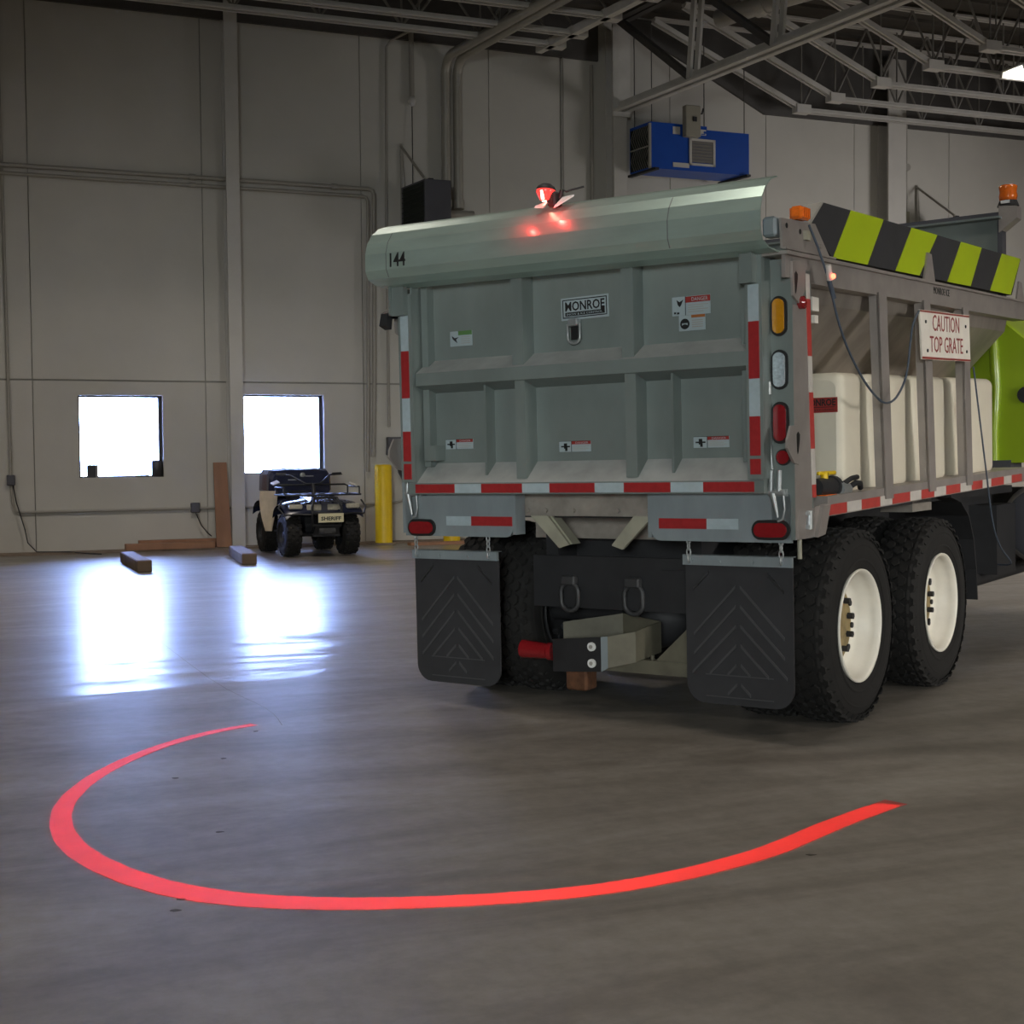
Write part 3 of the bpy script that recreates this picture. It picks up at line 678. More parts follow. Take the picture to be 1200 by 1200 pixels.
for z1, z0, r_ in ((2.22, 2.046, 0), (2.046, 1.774, 1), (1.774, 1.595, 0), (1.595, 1.408, 1), (1.392, 1.318, 1)):
    boxpart('reflective_tape', 'red_tape' if r_ else 'white_tape', gate, 1.04, 1.095, -.1025, -.10, z0, z1)
# decals on the gate panel
def decal(name, u0, u1, w0, w1, kind):
    b = MB(); y = .037; tilt = -.02
    b.m(0).box(u0, u1, y, .0405, w0, w1); cw, ch_ = u1 - u0, w1 - w0; e = y - .0006
    def r(m, a, c, d, f): b.m(m).box(u0 + a * cw, u0 + c * cw, e - .0006, y, w0 + d * ch_, w0 + f * ch_)
    if kind == 'danger_crush':
        r(1, 0, 1, .97, 1); r(2, .40, 1, .68, .98); r(1, .385, .40, 0, 1)
        b.m(0); text_rear(b, 'DANGER', u0 + .72 * cw, w0 + .83 * ch_, e - .0008, .40 * cw, .18 * ch_, .0004)
        b.m(1)
        r(1, .06, .34, .42, .56); r(1, .15, .25, .30, .80); r(1, .19, .26, .08, .4)
        for k in range(4): r(3, .45, .95 - .1 * (k % 2), .52 - k * .13, .56 - k * .13)
    elif kind == 'danger_fall':
        r(2, .36, 1, .66, .98); r(1, .345, .36, 0, 1); b.m(0); text_rear(b, 'DANGER', u0 + .73 * cw, w0 + .82 * ch_, e - .0008, .42 * cw, .2 * ch_, .0004)
        b.m(1).prism([(u0 + x * cw, e, w0 + z * ch_) for x, z in ((.12, .85), (.2, .72), (.3, .85), (.24, .55), (.2, .45), (.15, .58))], (0, -.0006, 0))
        r(1, .05, .1, .1, .2); r(1, .13, .19, .08, .18)
        for k in range(4): r(3, .42, .95 - .12 * (k % 2), .5 - k * .12, .54 - k * .12)
    elif kind == 'warning_eye':
        r(4, .48, 1, .82, 1.0); b.m(1).prism(oval(u0 + .23 * cw, w0 + .45 * ch_, .36 * cw, .36 * cw, e), (0, -.0006, 0))
        b.m(0).prism([(u0 + x * cw, e - .0007, w0 + z * ch_) for x, z in ((.12, .5), (.34, .5), (.34, .36), (.26, .42), (.2, .42), (.12, .36))], (0, -.0006, 0))
        for k in range(4): r(3, .5, .92, .62 - k * .14, .68 - k * .14)
    elif kind == 'green_hand':
        r(5, .38, 1, .72, 1.0)
        b.m(1).prism([(u0 + x * cw, e, w0 + z * ch_) for x, z in ((.08, .72), (.22, .55), (.40, .6), (.28, .45), (.34, .2), (.2, .38), (.12, .5))], (0, -.0006, 0))
        for k in range(4): r(3, .5, .92, .58 - k * .14, .62 - k * .14)
    return b.build(name, ['paper', 'ink', 'ink_red', 'conduit', 'ink_orange', 'ink_green'], gate)
decal('sticker', -.869, -.714, 2.058, 2.142, 'green_hand').__setitem__('label', 'pale green safety sticker with small black hand sign')
decal('sticker', .557, .771, 2.118, 2.212, 'danger_fall').__setitem__('label', 'white sticker with red DANGER header and falling figure')
decal('sticker', .594, .741, 2.040, 2.117, 'warning_eye').__setitem__('label', 'small white sticker with a round black goggles sign')
for a, c, d, e in ((-.918, -.725, 1.479, 1.534), (-.143, .056, 1.448, 1.505), (.665, .862, 1.452, 1.508)): decal('sticker', a, c, d, e, 'danger_crush')
# maker's plate
b = MB(); y = .036; uc, wc, pw, ph = .035, 2.206, .295, .118
b.T = Matrix.Translation((uc, 0, wc)) @ Matrix.Rotation(-.012, 4, 'Y') @ Matrix.Translation((-uc, 0, -wc))
b.m(0).box(uc - pw / 2, uc + pw / 2, y, .041, wc - ph / 2, wc + ph / 2)
def frame_rr(x0, x1, z0, z1, yy, th):
    b.box(x0, x1, yy, y, z0, z0 + th); b.box(x0, x1, yy, y, z1 - th, z1); b.box(x0, x0 + th, yy, y, z0, z1); b.box(x1 - th, x1, yy, y, z0, z1)
b.m(1); frame_rr(uc - .138, uc + .138, wc - .048, wc + .050, y - .001, .005)
text_rear(b, 'MONROE', uc + .002, wc + .013, y - .0012, .246, .050, .001, bold=.018)
b.box(uc - .122, uc + .124, y - .0009, y, wc - .0385, wc - .018); b.box(uc + .10, uc + .124, y - .0009, y, wc - .02, wc + .0)
b.m(0); text_rear(b, 'SNOW & ICE CONTROL', uc - .002, wc - .0285, y - .0018, .226, .011, .0008)
b.build('maker_plate', ['paper', 'ink'], gate)
b = MB(); pts = []
for k in range(16):
    t = PI + PI * k / 15; pts.append((-.02 + .038 * math.cos(t), .012, 2.055 + .036 * math.sin(t)))
b.tube([(-.058, .012, 2.12)] + pts + [(.018, .012, 2.12), (-.02, .012, 2.128)], .008, 8, closed=True)
b.box(-.05, .01, -.005, .04, 2.112, 2.150, ch=.006); b.m(1).box(-.05, .01, .030, .040, 2.04, 2.11); b.build('lift_ring', ['chrome', 'ink'], gate)

# ---- curved spill hood over the gate
prof = [(-.06, 2.385), (-.20, 2.392), (-.268, 2.420), (-.288, 2.462), (-.288, 2.550), (-.268, 2.612), (-.228, 2.665), (-.170, 2.706), (-.100, 2.728)]
b = MB(); b.sheet(prof, -1.20, 1.20, .006, shear=-.017)
hood = b.build('spill_hood', 'hood', truck)
b = MB(); text_rear(b, '144', -.962, 2.526, -.2960, .110, .076, .003, rot=.017, bold=.012); b.build('fleet_number', 'ink', hood)
for u in (-1.045, .72):
    b = MB()
    for i in range(1, len(prof) - 1):
        a, c = prof[i], prof[i + 1]
        b.add([(u - .003, a[0] - .0085, a[1] - .017 * u), (u + .003, a[0] - .0085, a[1] - .017 * u), (u + .003, c[0] - .0085, c[1] - .017 * u + .001), (u - .003, c[0] - .0085, c[1] - .017 * u + .001)], [(0, 1, 2, 3)])
    b.build('seam', 'gate', hood)
# ---- red warning lamp on the hood
LU, LV, LW = -.012, -.235, 2.762
b = MB(); b.box(-.005, .045, -.245, -.165, 2.70, 2.775, ch=.01)
for z in (2.725, 2.75):
    for y in (-.005, .02): b.cyl((.012 + y, -.245, z), (.012 + y, -.252, z), .006, n=6)
lamp = b.build('warning_lamp', 'black', truck, label='small lit red lamp clamped to the top of the spill hood')
AX = Vector((-.05, -.08, -1)).normalized(); KL = .80
b = MB(); o = Vector((LU, LV, LW + .035)); b.lathe([(h * KL, r * KL) for h, r in ((-.028, .001), (-.024, .03), (-.008, .054), (.008, .063), (.014, .063), (.014, .001))], o, AX, n=28)
b.build('lamp_cap', 'black', lamp)
b = MB(); b.lathe([(h * KL, r * KL) for h, r in ((.014, .060), (.030, .062), (.052, .050), (.078, .034), (.084, .022))], o, AX, n=28); b.build('lens', 'lamp_lit', lamp)
b = MB(); b.lathe([(h * KL, r * KL) for h, r in ((.0845, .0215), (.088, .018), (.0885, .001))], o, AX, n=20); b.tube([o + AX * .02 + Vector((.008, -.0515, 0)), o + AX * .042 + Vector((.008, -.0415, 0)), o + AX * .062 + Vector((.006, -.030, 0))], [.006, .008, .009], 8); b.build('bulb', 'lamp_hot', lamp)
b = MB(); b.prism([(-.075, -.255, 2.700), (-.015, -.262, 2.690), (-.02, -.21, 2.728)], (0, .01, .012)); b.prism([(.055, -.27, 2.682), (.075, -.262, 2.690), (.125, -.19, 2.742), (.062, -.205, 2.735)], (0, .008, .012))
b.build('shim_plate', 'white', lamp)
b = MB(); b.tube([(.045, -.20, 2.76), (.06, -.19, 2.785), (.075, -.18, 2.775), (.10, -.16, 2.785), (.145, -.12, 2.80)], .005, 6); b.cyl((.048, -.20, 2.74), (.062, -.20, 2.78), .012, n=8); b.build('lead_wire', 'cable_black', lamp)
def red_point(u, v, w, power, r):
    l = bpy.data.lights.new('red_lamp_glow', 'POINT'); l.energy = power; l.color = (1, .035, .03); l.shadow_soft_size = r
    o = bpy.data.objects.new('red_lamp_glow', l); COL.objects.link(o); o.parent = lamp; o.location = (u, v, w)
red_point(.06, -.325, 2.665, 1.0, .012); red_point(-.11, -.34, 2.625, .45, .010)
# the lamp throws a band of red light on the floor: spot with a cut-out mask
ARC = [(-1.394, 7.197), (-1.606, 6.96), (-1.776, 6.598), (-1.880, 6.115), (-1.878, 5.65), (-1.79, 5.27), (-1.63, 4.93), (-1.42, 4.66), (-1.18, 4.45), (-.95, 4.33), (-.72, 4.275), (-.501, 4.258), (-.285, 4.268), (-.011, 4.303), (.269, 4.378), (.568, 4.529), (.907, 4.787), (1.239, 5.149), (1.557, 5.46)]
def spline(P, n=6):
    out = []
    for i in range(len(P) - 1):
        p0, p1, p2, p3 = (Vector(P[max(i - 1, 0)]), Vector(P[i]), Vector(P[i + 1]), Vector(P[min(i + 2, len(P) - 1)]))
        for k in range(n):
            t = k / n; out.append(.5 * ((2 * p1) + (p2 - p0) * t + (2 * p0 - 5 * p1 + 4 * p2 - p3) * t * t + (3 * p1 - p0 - 3 * p2 + p3) * t ** 3))
    out.append(Vector(P[-1])); return out
ARCS = spline(ARC)
AC = Vector((-.15, 6.0))
def arc_width(f):                               # half width of the band along its length
    K = [(0, .030), (.12, .036), (.27, .041), (.38, .054), (.48, .064), (.58, .060), (.75, .053), (1, .050)]
    for (a, p), (c, q) in zip(K, K[1:]):
        if f <= c: return p + (q - p) * (f - a) / (c - a)
    return K[-1][1]
def gobo_spot():
    l = bpy.data.lights.new('red_arc_projector', 'SPOT'); l.energy = 1.0; l.spot_size = math.radians(120); l.spot_blend = 0.0; l.shadow_soft_size = 0.0
    pos = MT @ Vector((LU, -.34, LW - .06)); o = bpy.data.objects.new('red_arc_projector', l); COL.objects.link(o); o.location = pos
    l.use_nodes = True; nt = l.node_tree; L = nt.links.new
    em = nt.nodes['Emission']; em.inputs[0].default_value = (1, .075, .06, 1)
    tc = nt.nodes.new('ShaderNodeTexCoord'); sx = nt.nodes.new('ShaderNodeSeparateXYZ'); L(tc.outputs['Normal'], sx.inputs[0])
    def mth(op, a, b=None):
        n = nt.nodes.new('ShaderNodeMath'); n.operation = op
        for i, x in enumerate((a, b)):
            if x is None: continue
            if isinstance(x, (int, float)): n.inputs[i].default_value = x
            else: L(x, n.inputs[i])
        return n.outputs[0]
    X = mth('ADD', mth('MULTIPLY', mth('DIVIDE', sx.outputs[0], sx.outputs[2]), -pos.z), pos.x - AC.x)
    Y = mth('ADD', mth('MULTIPLY', mth('DIVIDE', sx.outputs[1], sx.outputs[2]), -pos.z), pos.y - AC.y)
    rad = mth('SQRT', mth('ADD', mth('MULTIPLY', X, X), mth('MULTIPLY', Y, Y)))
    # angle measured so that the gap (towards the truck) is at the ends
    ROT = math.radians(60)
    c_, s_ = math.cos(-ROT), math.sin(-ROT)
    Xr = mth('SUBTRACT', mth('MULTIPLY', X, c_), mth('MULTIPLY', Y, s_)); Yr = mth('ADD', mth('MULTIPLY', X, s_), mth('MULTIPLY', Y, c_))
    ang = mth('DIVIDE', mth('ADD', mth('ARCTAN2', mth('MULTIPLY', Yr, -1), mth('MULTIPLY', Xr, -1)), PI), 2 * PI)
    pts = []
    for p in ARCS:
        q = p - AC; a = math.atan2(q.y, q.x) - ROT
        a = a % (2 * PI); pts.append((a / (2 * PI), q.length, arc_width(len(pts) / (len(ARCS) - 1))))
    pts.sort()
    fc = nt.nodes.new('ShaderNodeFloatCurve'); cu = fc.mapping.curves[0]
    RM = 3.0
    sel = pts[::4] + [pts[-1]]
    cu.points[0].location = (sel[0][0], sel[0][1] / RM); cu.points[1].location = (sel[-1][0], sel[-1][1] / RM)
    for a, r, w_ in sel[1:-1]: cu.points.new(a, r / RM)
    fc.mapping.update(); L(ang, fc.inputs[1])
    f2 = nt.nodes.new('ShaderNodeFloatCurve'); c2 = f2.mapping.curves[0]
    c2.points[0].location = (sel[0][0], sel[0][2] * 5); c2.points[1].location = (sel[-1][0], sel[-1][2] * 5)
    for a, r, w_ in sel[1:-1]: c2.points.new(a, w_ * 5)
    f2.mapping.update(); L(ang, f2.inputs[1])
    dr = mth('ABSOLUTE', mth('SUBTRACT', mth('MULTIPLY', fc.outputs[0], RM), rad))
    mr = nt.nodes.new('ShaderNodeMapRange'); mr.interpolation_type = 'SMOOTHSTEP'; mr.inputs[1].default_value = -.012; mr.inputs[2].default_value = .016; mr.inputs[3].default_value = 1; mr.inputs[4].default_value = 0
    L(mth('SUBTRACT', dr, mth('DIVIDE', f2.outputs[0], 5.0)), mr.inputs[0])
    gate_ = mth('MULTIPLY', mth('GREATER_THAN', ang, pts[0][0]), mth('LESS_THAN', ang, pts[-1][0]))
    # brighter with distance so that the band is evenly lit, as a projected mask is
    d2 = mth('ADD', mth('MULTIPLY', mth('ADD', X, AC.x - pos.x), mth('ADD', X, AC.x - pos.x)), mth('MULTIPLY', mth('ADD', Y, AC.y - pos.y), mth('ADD', Y, AC.y - pos.y)))
    fall = mth('POWER', mth('DIVIDE', mth('ADD', d2, pos.z * pos.z), pos.z * pos.z), 1.5)
    L(mth('MULTIPLY', mth('MULTIPLY', mth('MULTIPLY', mr.outputs[0], gate_), fall), GOBO), em.inputs[1])
    return o
GOBO = 430.0
gobo_spot()
# ---- mud flaps
for s_ in (1, -1):
    u0, u1, zt, zb = (.600, 1.182, .885, .165) if s_ > 0 else (-1.178, -.578, .872, .135)
    v = .05; cx = (u0 + u1) / 2
    r = .10; P = [(u0, v, zt), (u1, v, zt)]
    for k in range(7): a = PI / 2 * k / 6; P.append((u1 - r + r * math.cos(a), v, zb + r - r * math.sin(a)))
    for k in range(7): a = PI / 2 * k / 6; P.append((u0 + r - r * math.sin(a), v, zb + r - r * math.cos(a)))
    b = MB(); b.prism(P, (0, .012, 0)); fl_ = b.build('mud_flap', 'flap', truck)
    b = MB(); hw = (u1 - u0) / 2 - .045
    for k in range(7):
        z = zt - .02 - k * .098
        for g in (-1, 1):
            a0 = .012; a1 = hw; zz0, zz1 = z, z - hw * 1.0
            if zz1 < zb + .16: a1 = max(a0 + .05, a0 + (z - zb - .16)); zz1 = z - (a1 - a0)
            if z > zt - .05: continue
            b.prism([(cx + g * a0, v, zz0), (cx + g * a1, v, zz1), (cx + g * a1, v, zz1 - .016), (cx + g * a0, v, zz0 - .016)], (0, -.006, 0))
    for k in range(2):
        for g in (-1, 1):
            z = zt - .02 - .06 - k * .0; b.prism([(cx + g * .16, v, zt - .05), (cx + g * hw, v, zt - .05 - (hw - .16)), (cx + g * hw, v, zt - .066 - (hw - .16)), (cx + g * .16, v, zt - .066)], (0, -.006, 0))
    for z in (zb + .145, zb + .035): b.box(cx - hw * .75, cx + hw * .75, v - .003, v, z, z + .005)
    b.build('chevron_rib', 'flap_rib', fl_, kind='stuff')
    b = MB(); b.box(u0 - .005, u1 + .005, v - .02, v, zt - .022, zt + .03); b.box(u0 - .005, u1 + .005, v - .02, v + .03, zt + .026, zt + .03)
    for u in (u0 + .05, u0 + .2, u1 - .2, u1 - .05): b.cyl((u, v - .02, zt), (u, v - .028, zt), .01, n=6)
    b.build('hanger_bar', 'bumper', fl_)
    for u in (u0 + .035, u1 - .045):
        b = MB()
        for k in range(4):
            z = zt + .012 + k * .031; pts = []
            for q in range(10):
                t = 2 * PI * q / 10; d1, d2 = .011 * math.cos(t), .021 * math.sin(t)
                pts.append((u + (d1 if k % 2 else 0), v - .028 + (0 if k % 2 else d1), z + d2))
            b.tube(pts, .0042, 6, closed=True)
        b.build('chain', 'chrome', fl_)
# ---- spinner guard low behind the left wheels
b = MB(); P = [(-.29, .15), (.045, .115), (.085, .12), (.20, .22), (.20, .50), (-.10, .60), (-.42, .46)]
zt_ = [.415, .450, .455, .475, .50, .52, .47]; zb_ = [.235, .262, .285, .31, .33, .34, .30]
sg = MB()
for i in range(len(P)):
    j = (i + 1) % len(P)
    if i == len(P) - 1: continue
    a, c = P[i], P[j]; d = Vector((c[0] - a[0], c[1] - a[1])).normalized(); n_ = (-d.y * .008, d.x * .008)
    sg.m(1 if i == 1 else (0 if i == 0 else 2)).prism([(a[0], a[1], zb_[i]), (c[0], c[1], zb_[j]), (c[0], c[1], zt_[j]), (a[0], a[1], zt_[i])], (n_[0], n_[1], 0))
guard = sg.build('spinner_guard', ['black', 'bumper', 'arm'], truck)
for z in (.395, .305):
    b = MB(); b.cyl((-.012, .118, z), (-.012, .105, z), .024, n=18); b.m(1).cyl((-.012, .105, z), (-.012, .101, z), .011, n=10); b.build('bolt', ['white', 'conduit'], guard)
b = MB(); b.cyl((-.295, .16, .345), (-.32, .155, .345), .05, n=18); b.cyl((-.32, .155, .345), (-.49, .15, .35), .043, .052, n=22); b.build('red_marker', 'red_lens', guard)
b = MB(); b.box(-.05, .80, .30, .36, .238, .312); b.prism([(.27, .31, .312), (.47, .31, .50), (.47, .31, .312)], (0, .012, 0)); b.box(.47, .8, .31, .322, .312, .5)
for u in (.16, .24): b.cyl((u, .33, .312), (u, .33, .335), .012, n=6)
b.build('spinner_arm', 'arm', truck)
b = MB(); b.box(-.31, -.17, .30, .42, .11, .235, ch=.012); b.cyl((-.24, .36, .23), (-.24, .36, .30), .03, n=10); b.build('spinner_pivot', 'rust', truck)

# ---- side of the body
def sw(v): return SV * v
b = MB()                                    # deck edge with its reflective tape
def side_poly(u, pts): return [(u, v, w + sw(v)) for v, w in pts]
b.prism(side_poly(1.10, [(.40, 1.085), (4.06, 1.085), (4.06, 1.165), (.40, 1.165)]), (.12, 0, 0)); b.prism(side_poly(1.0, [(.40, 1.165), (4.06, 1.165), (4.06, 1.185), (.40, 1.185)]), (.22, 0, 0))
deck = b.build('side_deck', 'stain_dull', truck)
tv = [.414, .651, .853, 1.13, 1.315, 1.608, 1.798, 2.03, 2.252, 2.538, 2.768, 3.008, 3.2, 3.501, 3.69, 3.952]
for i in range(len(tv) - 1):
    b = MB(); b.prism(side_poly(1.22, [(tv[i], 1.09), (tv[i + 1], 1.09), (tv[i + 1], 1.143), (tv[i], 1.143)]), (.003, 0, 0)); b.build('reflective_tape', 'side_white' if i % 2 else 'side_red', deck)
b = MB(); b.box(.9, 1.1, 2.0, 2.35, 1.04, 1.13); b.build('deck_bracket', 'crossm', truck)
# hopper: sloping stainless side, floor trough and front end
b = MB(); v0, v1 = .12, 3.9
prof_h = [(1.14, 2.26), (1.12, 2.16), (.40, 1.42), (.30, 1.18)]
for s_ in (1, -1):
    for i in range(3):
        a, c = prof_h[i], prof_h[i + 1]
        b.prism([(s_ * a[0], v0, a[1] + sw(v0)), (s_ * a[0], v1, a[1] + sw(v1)), (s_ * c[0], v1, c[1] + sw(v1)), (s_ * c[0], v0, c[1] + sw(v0))], (-s_ * .01, 0, 0))
b.prism([(s * p[0], v1, p[1] + sw(v1)) for s, p in [(1, q) for q in prof_h] + [(-1, q) for q in prof_h[::-1]]], (0, .012, 0))
b.build('hopper', 'hopper', truck)
b = MB(); b.box(1.1, 1.142, .43, .51, 2.13, 2.20); b.box(1.1, 1.142, .45, .50, 2.07, 2.11); b.build('warning_label', 'signwhite', truck)
# top rail
b = MB(); b.prism([(1.20, -.07, 2.245 + sw(-.07)), (1.20, 4.1, 2.250 + sw(4.1)), (1.20, 4.1, 2.362 + sw(4.1)), (1.20, -.07, 2.350 + sw(-.07))], (.02, 0, 0))
b.prism([(1.05, -.09, 2.350 + sw(-.09)), (1.05, 4.1, 2.362 + sw(4.1)), (1.05, 4.1, 2.374 + sw(4.1)), (1.05, -.09, 2.368 + sw(-.09))], (.19, 0, 0))
b.prism([(1.13, .2, 2.235 + sw(.2)), (1.13, 4.1, 2.240 + sw(4.1)), (1.13, 4.1, 2.250 + sw(4.1)), (1.13, .2, 2.245 + sw(.2))], (.09, 0, 0))
rail = b.build('top_rail', 'stain_dull', truck)
b = MB(); text_side(b, 'MONROE ICE', 1.2205, 2.21, 2.370, .30, .042, .002, rot=.02); b.build('small_lettering', 'ink', rail)
b = MB(); b.prism([(-1.22, -.07, 2.245), (-1.22, 4.1, 2.33), (-1.22, 4.1, 2.44), (-1.22, -.07, 2.36)], (.02, 0, 0)); b.build('top_rail', 'stain_dull', truck)
# end plate at the hood with the orange marker
b = MB(); P = [(1.222, -.115, 2.515), (1.222, -.10, 2.375), (1.222, .475, 2.385), (1.222, .285, 2.535)]; b.prism(P, (-.012, 0, 0)); b.m(1)
for v, w in ((-.055, 2.485), (.10, 2.475)): b.cyl((1.2225, v, w), (1.224, v, w), .013, n=10)
b.m(2).box(1.222, 1.24, .14, .19, 2.44, 2.485)
b.m(0).cyl((1.222, .33, 2.43), (1.235, .33, 2.43), .012, n=8)
b.prism([(1.222, -.10, 2.37), (1.222, .5, 2.382), (1.222, .5, 2.392), (1.222, -.10, 2.38)], (.02, 0, 0)); ep = b.build('end_plate', ['stain_dull', 'ink', 'brace'], truck)
b = MB(); b.box(1.13, 1.20, -.13, -.05, 2.43, 2.525, ch=.012); b.build('rubber_stop', 'bumper', ep)
b = MB(); b.box(1.19, 1.255, .05, .16, 2.53, 2.592, ch=.012)
for k in range(4): b.box(1.186, 1.259, .065 + k * .022, .075 + k * .022, 2.536, 2.585)
b.build('orange_marker', 'orange_lens', ep)
# stakes
for (vt, vb) in ((1.10, 1.20), (1.83, 1.93), (2.575, 2.655)):
    b = MB(); zt, zb = 2.25 + sw(vt), 1.125 + sw(vb)
    b.prism([(1.215, vt + .02, zt), (1.215, vt + .145, zt), (1.215, vb + .125, zb), (1.215, vb, zb)], (.014, 0, 0))
    b.prism([(1.233, vt + .02, zt), (1.233, vt + .036, zt), (1.233, vb + .016, zb), (1.233, vb, zb)], (-.06, 0, 0))
    b.build('stake', 'stain_dull', truck)
# white poly tank held behind the stakes
def tank_ring(v, uo, zt, zb, ui, r):
    P = []
    for (cx, cz, a0) in ((uo - r, zt - r, 0), (ui + r, zt - r, PI / 2), (ui + r, zb + r, PI), (uo - r, zb + r, 1.5 * PI)):
        for k in range(6):
            a = a0 + PI / 2 * k / 5; P.append((cx + r * math.cos(a), v, cz + r * math.sin(a) + sw(v)))
    return P
rings = []; va, vz = .87, 3.66
st = [(va, .035), (va + .010, .012), (va + .03, 0), (va + .06, 0)]
for c in (1.235, 1.955, 2.67): st += [(c - .11, 0), (c - .09, .010), (c - .06, .03), (c + .085, .03), (c + .115, .010), (c + .135, 0)]
st += [(vz - .06, 0), (vz - .035, .004), (vz - .012, .018), (vz, .045)]
for v, d in st:
    e = d if (v < va + .1 or v > vz - .1) else 0
    rings.append(tank_ring(v, 1.115 - d, 1.822 - e - d * .15, 1.165 + e, .45, .05))
b = MB(); b.loft(rings); tank = b.build('poly_tank', 'poly', truck)
b = MB(); b.m(0).box(.895, 1.090, .865, .8715, 1.610 + .018, 1.690 + .018); b.m(1); b.box(.905, 1.075, .8642, .865, 1.655, 1.658); text_rear(b, 'MONROE', .992, 1.682, .8643, .178, .038, .001, bold=.03); text_rear(b, 'SNOW & ICE CONTROL', .992, 1.642, .8643, .165, .010, .001)
b.build('tank_label', ['ink_red', 'ink'], tank).__setitem__('label', 'red rectangular label with dark lettering on the tank end')
# valve with yellow handle
b = MB(); b.m(0).cyl((1.13, .45, 1.235), (1.13, .66, 1.235), .048, n=16); b.cyl((1.13, .66, 1.235), (1.13, .70, 1.235), .058, n=16); b.cyl((1.13, .60, 1.26), (1.13, .60, 1.31), .016, n=8)
b.m(2).box(1.10, 1.19, .45, .60, 1.190, 1.200)
b.m(3).cyl((1.16, .68, 1.225), (1.16, .82, 1.222), .04, .03, n=14)
vb_ = b.build('tank_valve', ['black', 'yellow', 'orange_lens', 'chrome'], truck)
b = MB(); b.box(1.12, 1.14, .50, .72, 1.298, 1.318, ch=.005); b.cyl((1.13, .58, 1.265), (1.13, .58, 1.31), .02, n=10); b.build('valve_handle', 'yellow', vb_)
b = MB(); b.tube([(1.17, .80, 1.225), (1.19, .86, 1.25), (1.19, .92, 1.245), (1.18, .95, 1.22)], .016, 8); b.tube([(1.17, .74, 1.25), (1.19, .80, 1.275), (1.19, .88, 1.28)], .014, 8); b.build('hose', 'cable_black', vb_)
# sign wired to the stakes
b = MB(); SG = [(1.26, 1.665, 2.218), (1.26, 2.590, 2.250), (1.26, 2.610, 1.962), (1.26, 1.700, 1.936)]; b.prism(SG, (.010, 0, 0))
sign = b.build('caution_sign', 'signwhite', truck, label='white rectangular sign reading CAUTION TOP GRATE in red')
b = MB(); text_side(b, 'CAUTION', 1.2705, 2.135, 2.165, .50, .095, .002, rot=.03); text_side(b, 'TOP GRATE', 1.2705, 2.145, 2.04, .62, .095, .002, rot=.03)
for (z0, z1, y0, y1) in ((2.206, 2.236, 1.667, 2.590), (1.942, 1.964, 1.70, 2.61)):
    b.prism([(1.2705, y0, z0 + (.0 if z0 > 2 else -.004)), (1.2705, y1, z1), (1.2705, y1, z1 + .010), (1.2705, y0, z0 + .010)], (.001, 0, 0))
b.build('red_lettering', 'signred', sign)
b = MB()
for y, z in ((1.76, 2.155), (2.51, 2.175), (1.79, 1.99), (2.53, 2.02)): b.cyl((1.27, y, z), (1.275, y, z), .010, n=8)
b.build('rivet', 'ink', sign, kind='stuff')
# striped hazard board along the top
BDU = 1.175
P = [(.397, 2.655), (3.97, 2.752), (3.74, 2.478), (.500, 2.394), (.235, 2.528)]
b = MB(); b.prism([(BDU, v, w) for v, w in P], (.045, 0, 0)); board = b.build('hazard_board', 'flap', truck)
b = MB(); b.prism([(BDU - .03, .20, 2.52), (BDU - .03, .235, 2.528), (BDU - .03, .397, 2.655), (BDU - .03, .365, 2.652)], (.076, 0, 0)); b.build('end_trim', 'conduit', board)
sb = [.509, .979, 1.408, 1.805, 2.32, 2.784, 3.214, 3.70]; stp = [.758, 1.229, 1.682, 2.135, 2.598, 3.03, 3.5, 3.955]
def lowz(v): return 2.394 + (v - .5) * .0259
def topz(v): return 2.655 + (v - .397) * .02715
for i in (0, 2, 4, 6):
    b = MB(); b.prism([(BDU + .045, sb[i], lowz(sb[i])), (BDU + .045, sb[i + 1], lowz(sb[i + 1])), (BDU + .045, stp[i + 1], topz(stp[i + 1])), (BDU + .045, stp[i], topz(stp[i]))], (.003, 0, 0))
    b.build('lime_stripe', 'lime', board)
for v, wd, h in ((1.85, .2, .17), (3.80, .2, .14)):
    b = MB(); z = 2.36 + sw(v); b.prism([(1.224, v, z), (1.224, v + wd, z + .004), (1.224, v + wd * .68, z + h), (1.224, v + wd * .35, z + h + .005)], (.012, 0, 0)); b.build('board_bracket', 'stain_dull', truck)
# bulkhead, beacon bracket and beacon at the front of the body
b = MB(); b.box(-1.1, 1.10, 3.90, 3.95, 2.40, 3.04); b.box(-1.1, 1.12, 3.80, 3.95, 3.035, 3.05); b.m(1).box(-1.1, 1.12, 3.95, 4.0, 3.03, 3.10); b.box(1.085, 1.12, 3.88, 3.97, 2.45, 3.03)
b.build('bulkhead', ['gate', 'unit_grey'], truck)
b = MB(); b.prism([(1.10, 3.86, 2.94), (1.10, 3.86, 3.13), (1.225, 3.86, 3.115), (1.225, 3.86, 3.03)], (0, .12, 0)); b.build('beacon_bracket', 'stain_dull', truck)
b = MB(); b.m(0).cyl((1.15, 3.92, 3.125), (1.15, 3.92, 3.165), .075, .06, n=24); b.m(1).lathe([(0, .001), (0, .058), (.03, .064), (.06, .058), (.10, .064), (.108, .055), (.11, .001)], (1.15, 3.92, 3.165), (0, 0, 1), n=28); b.m(2).box(1.12, 1.18, 3.84, 3.853, 3.138, 3.158)
b.build('orange_beacon', ['black', 'orange_lens', 'white'], truck)
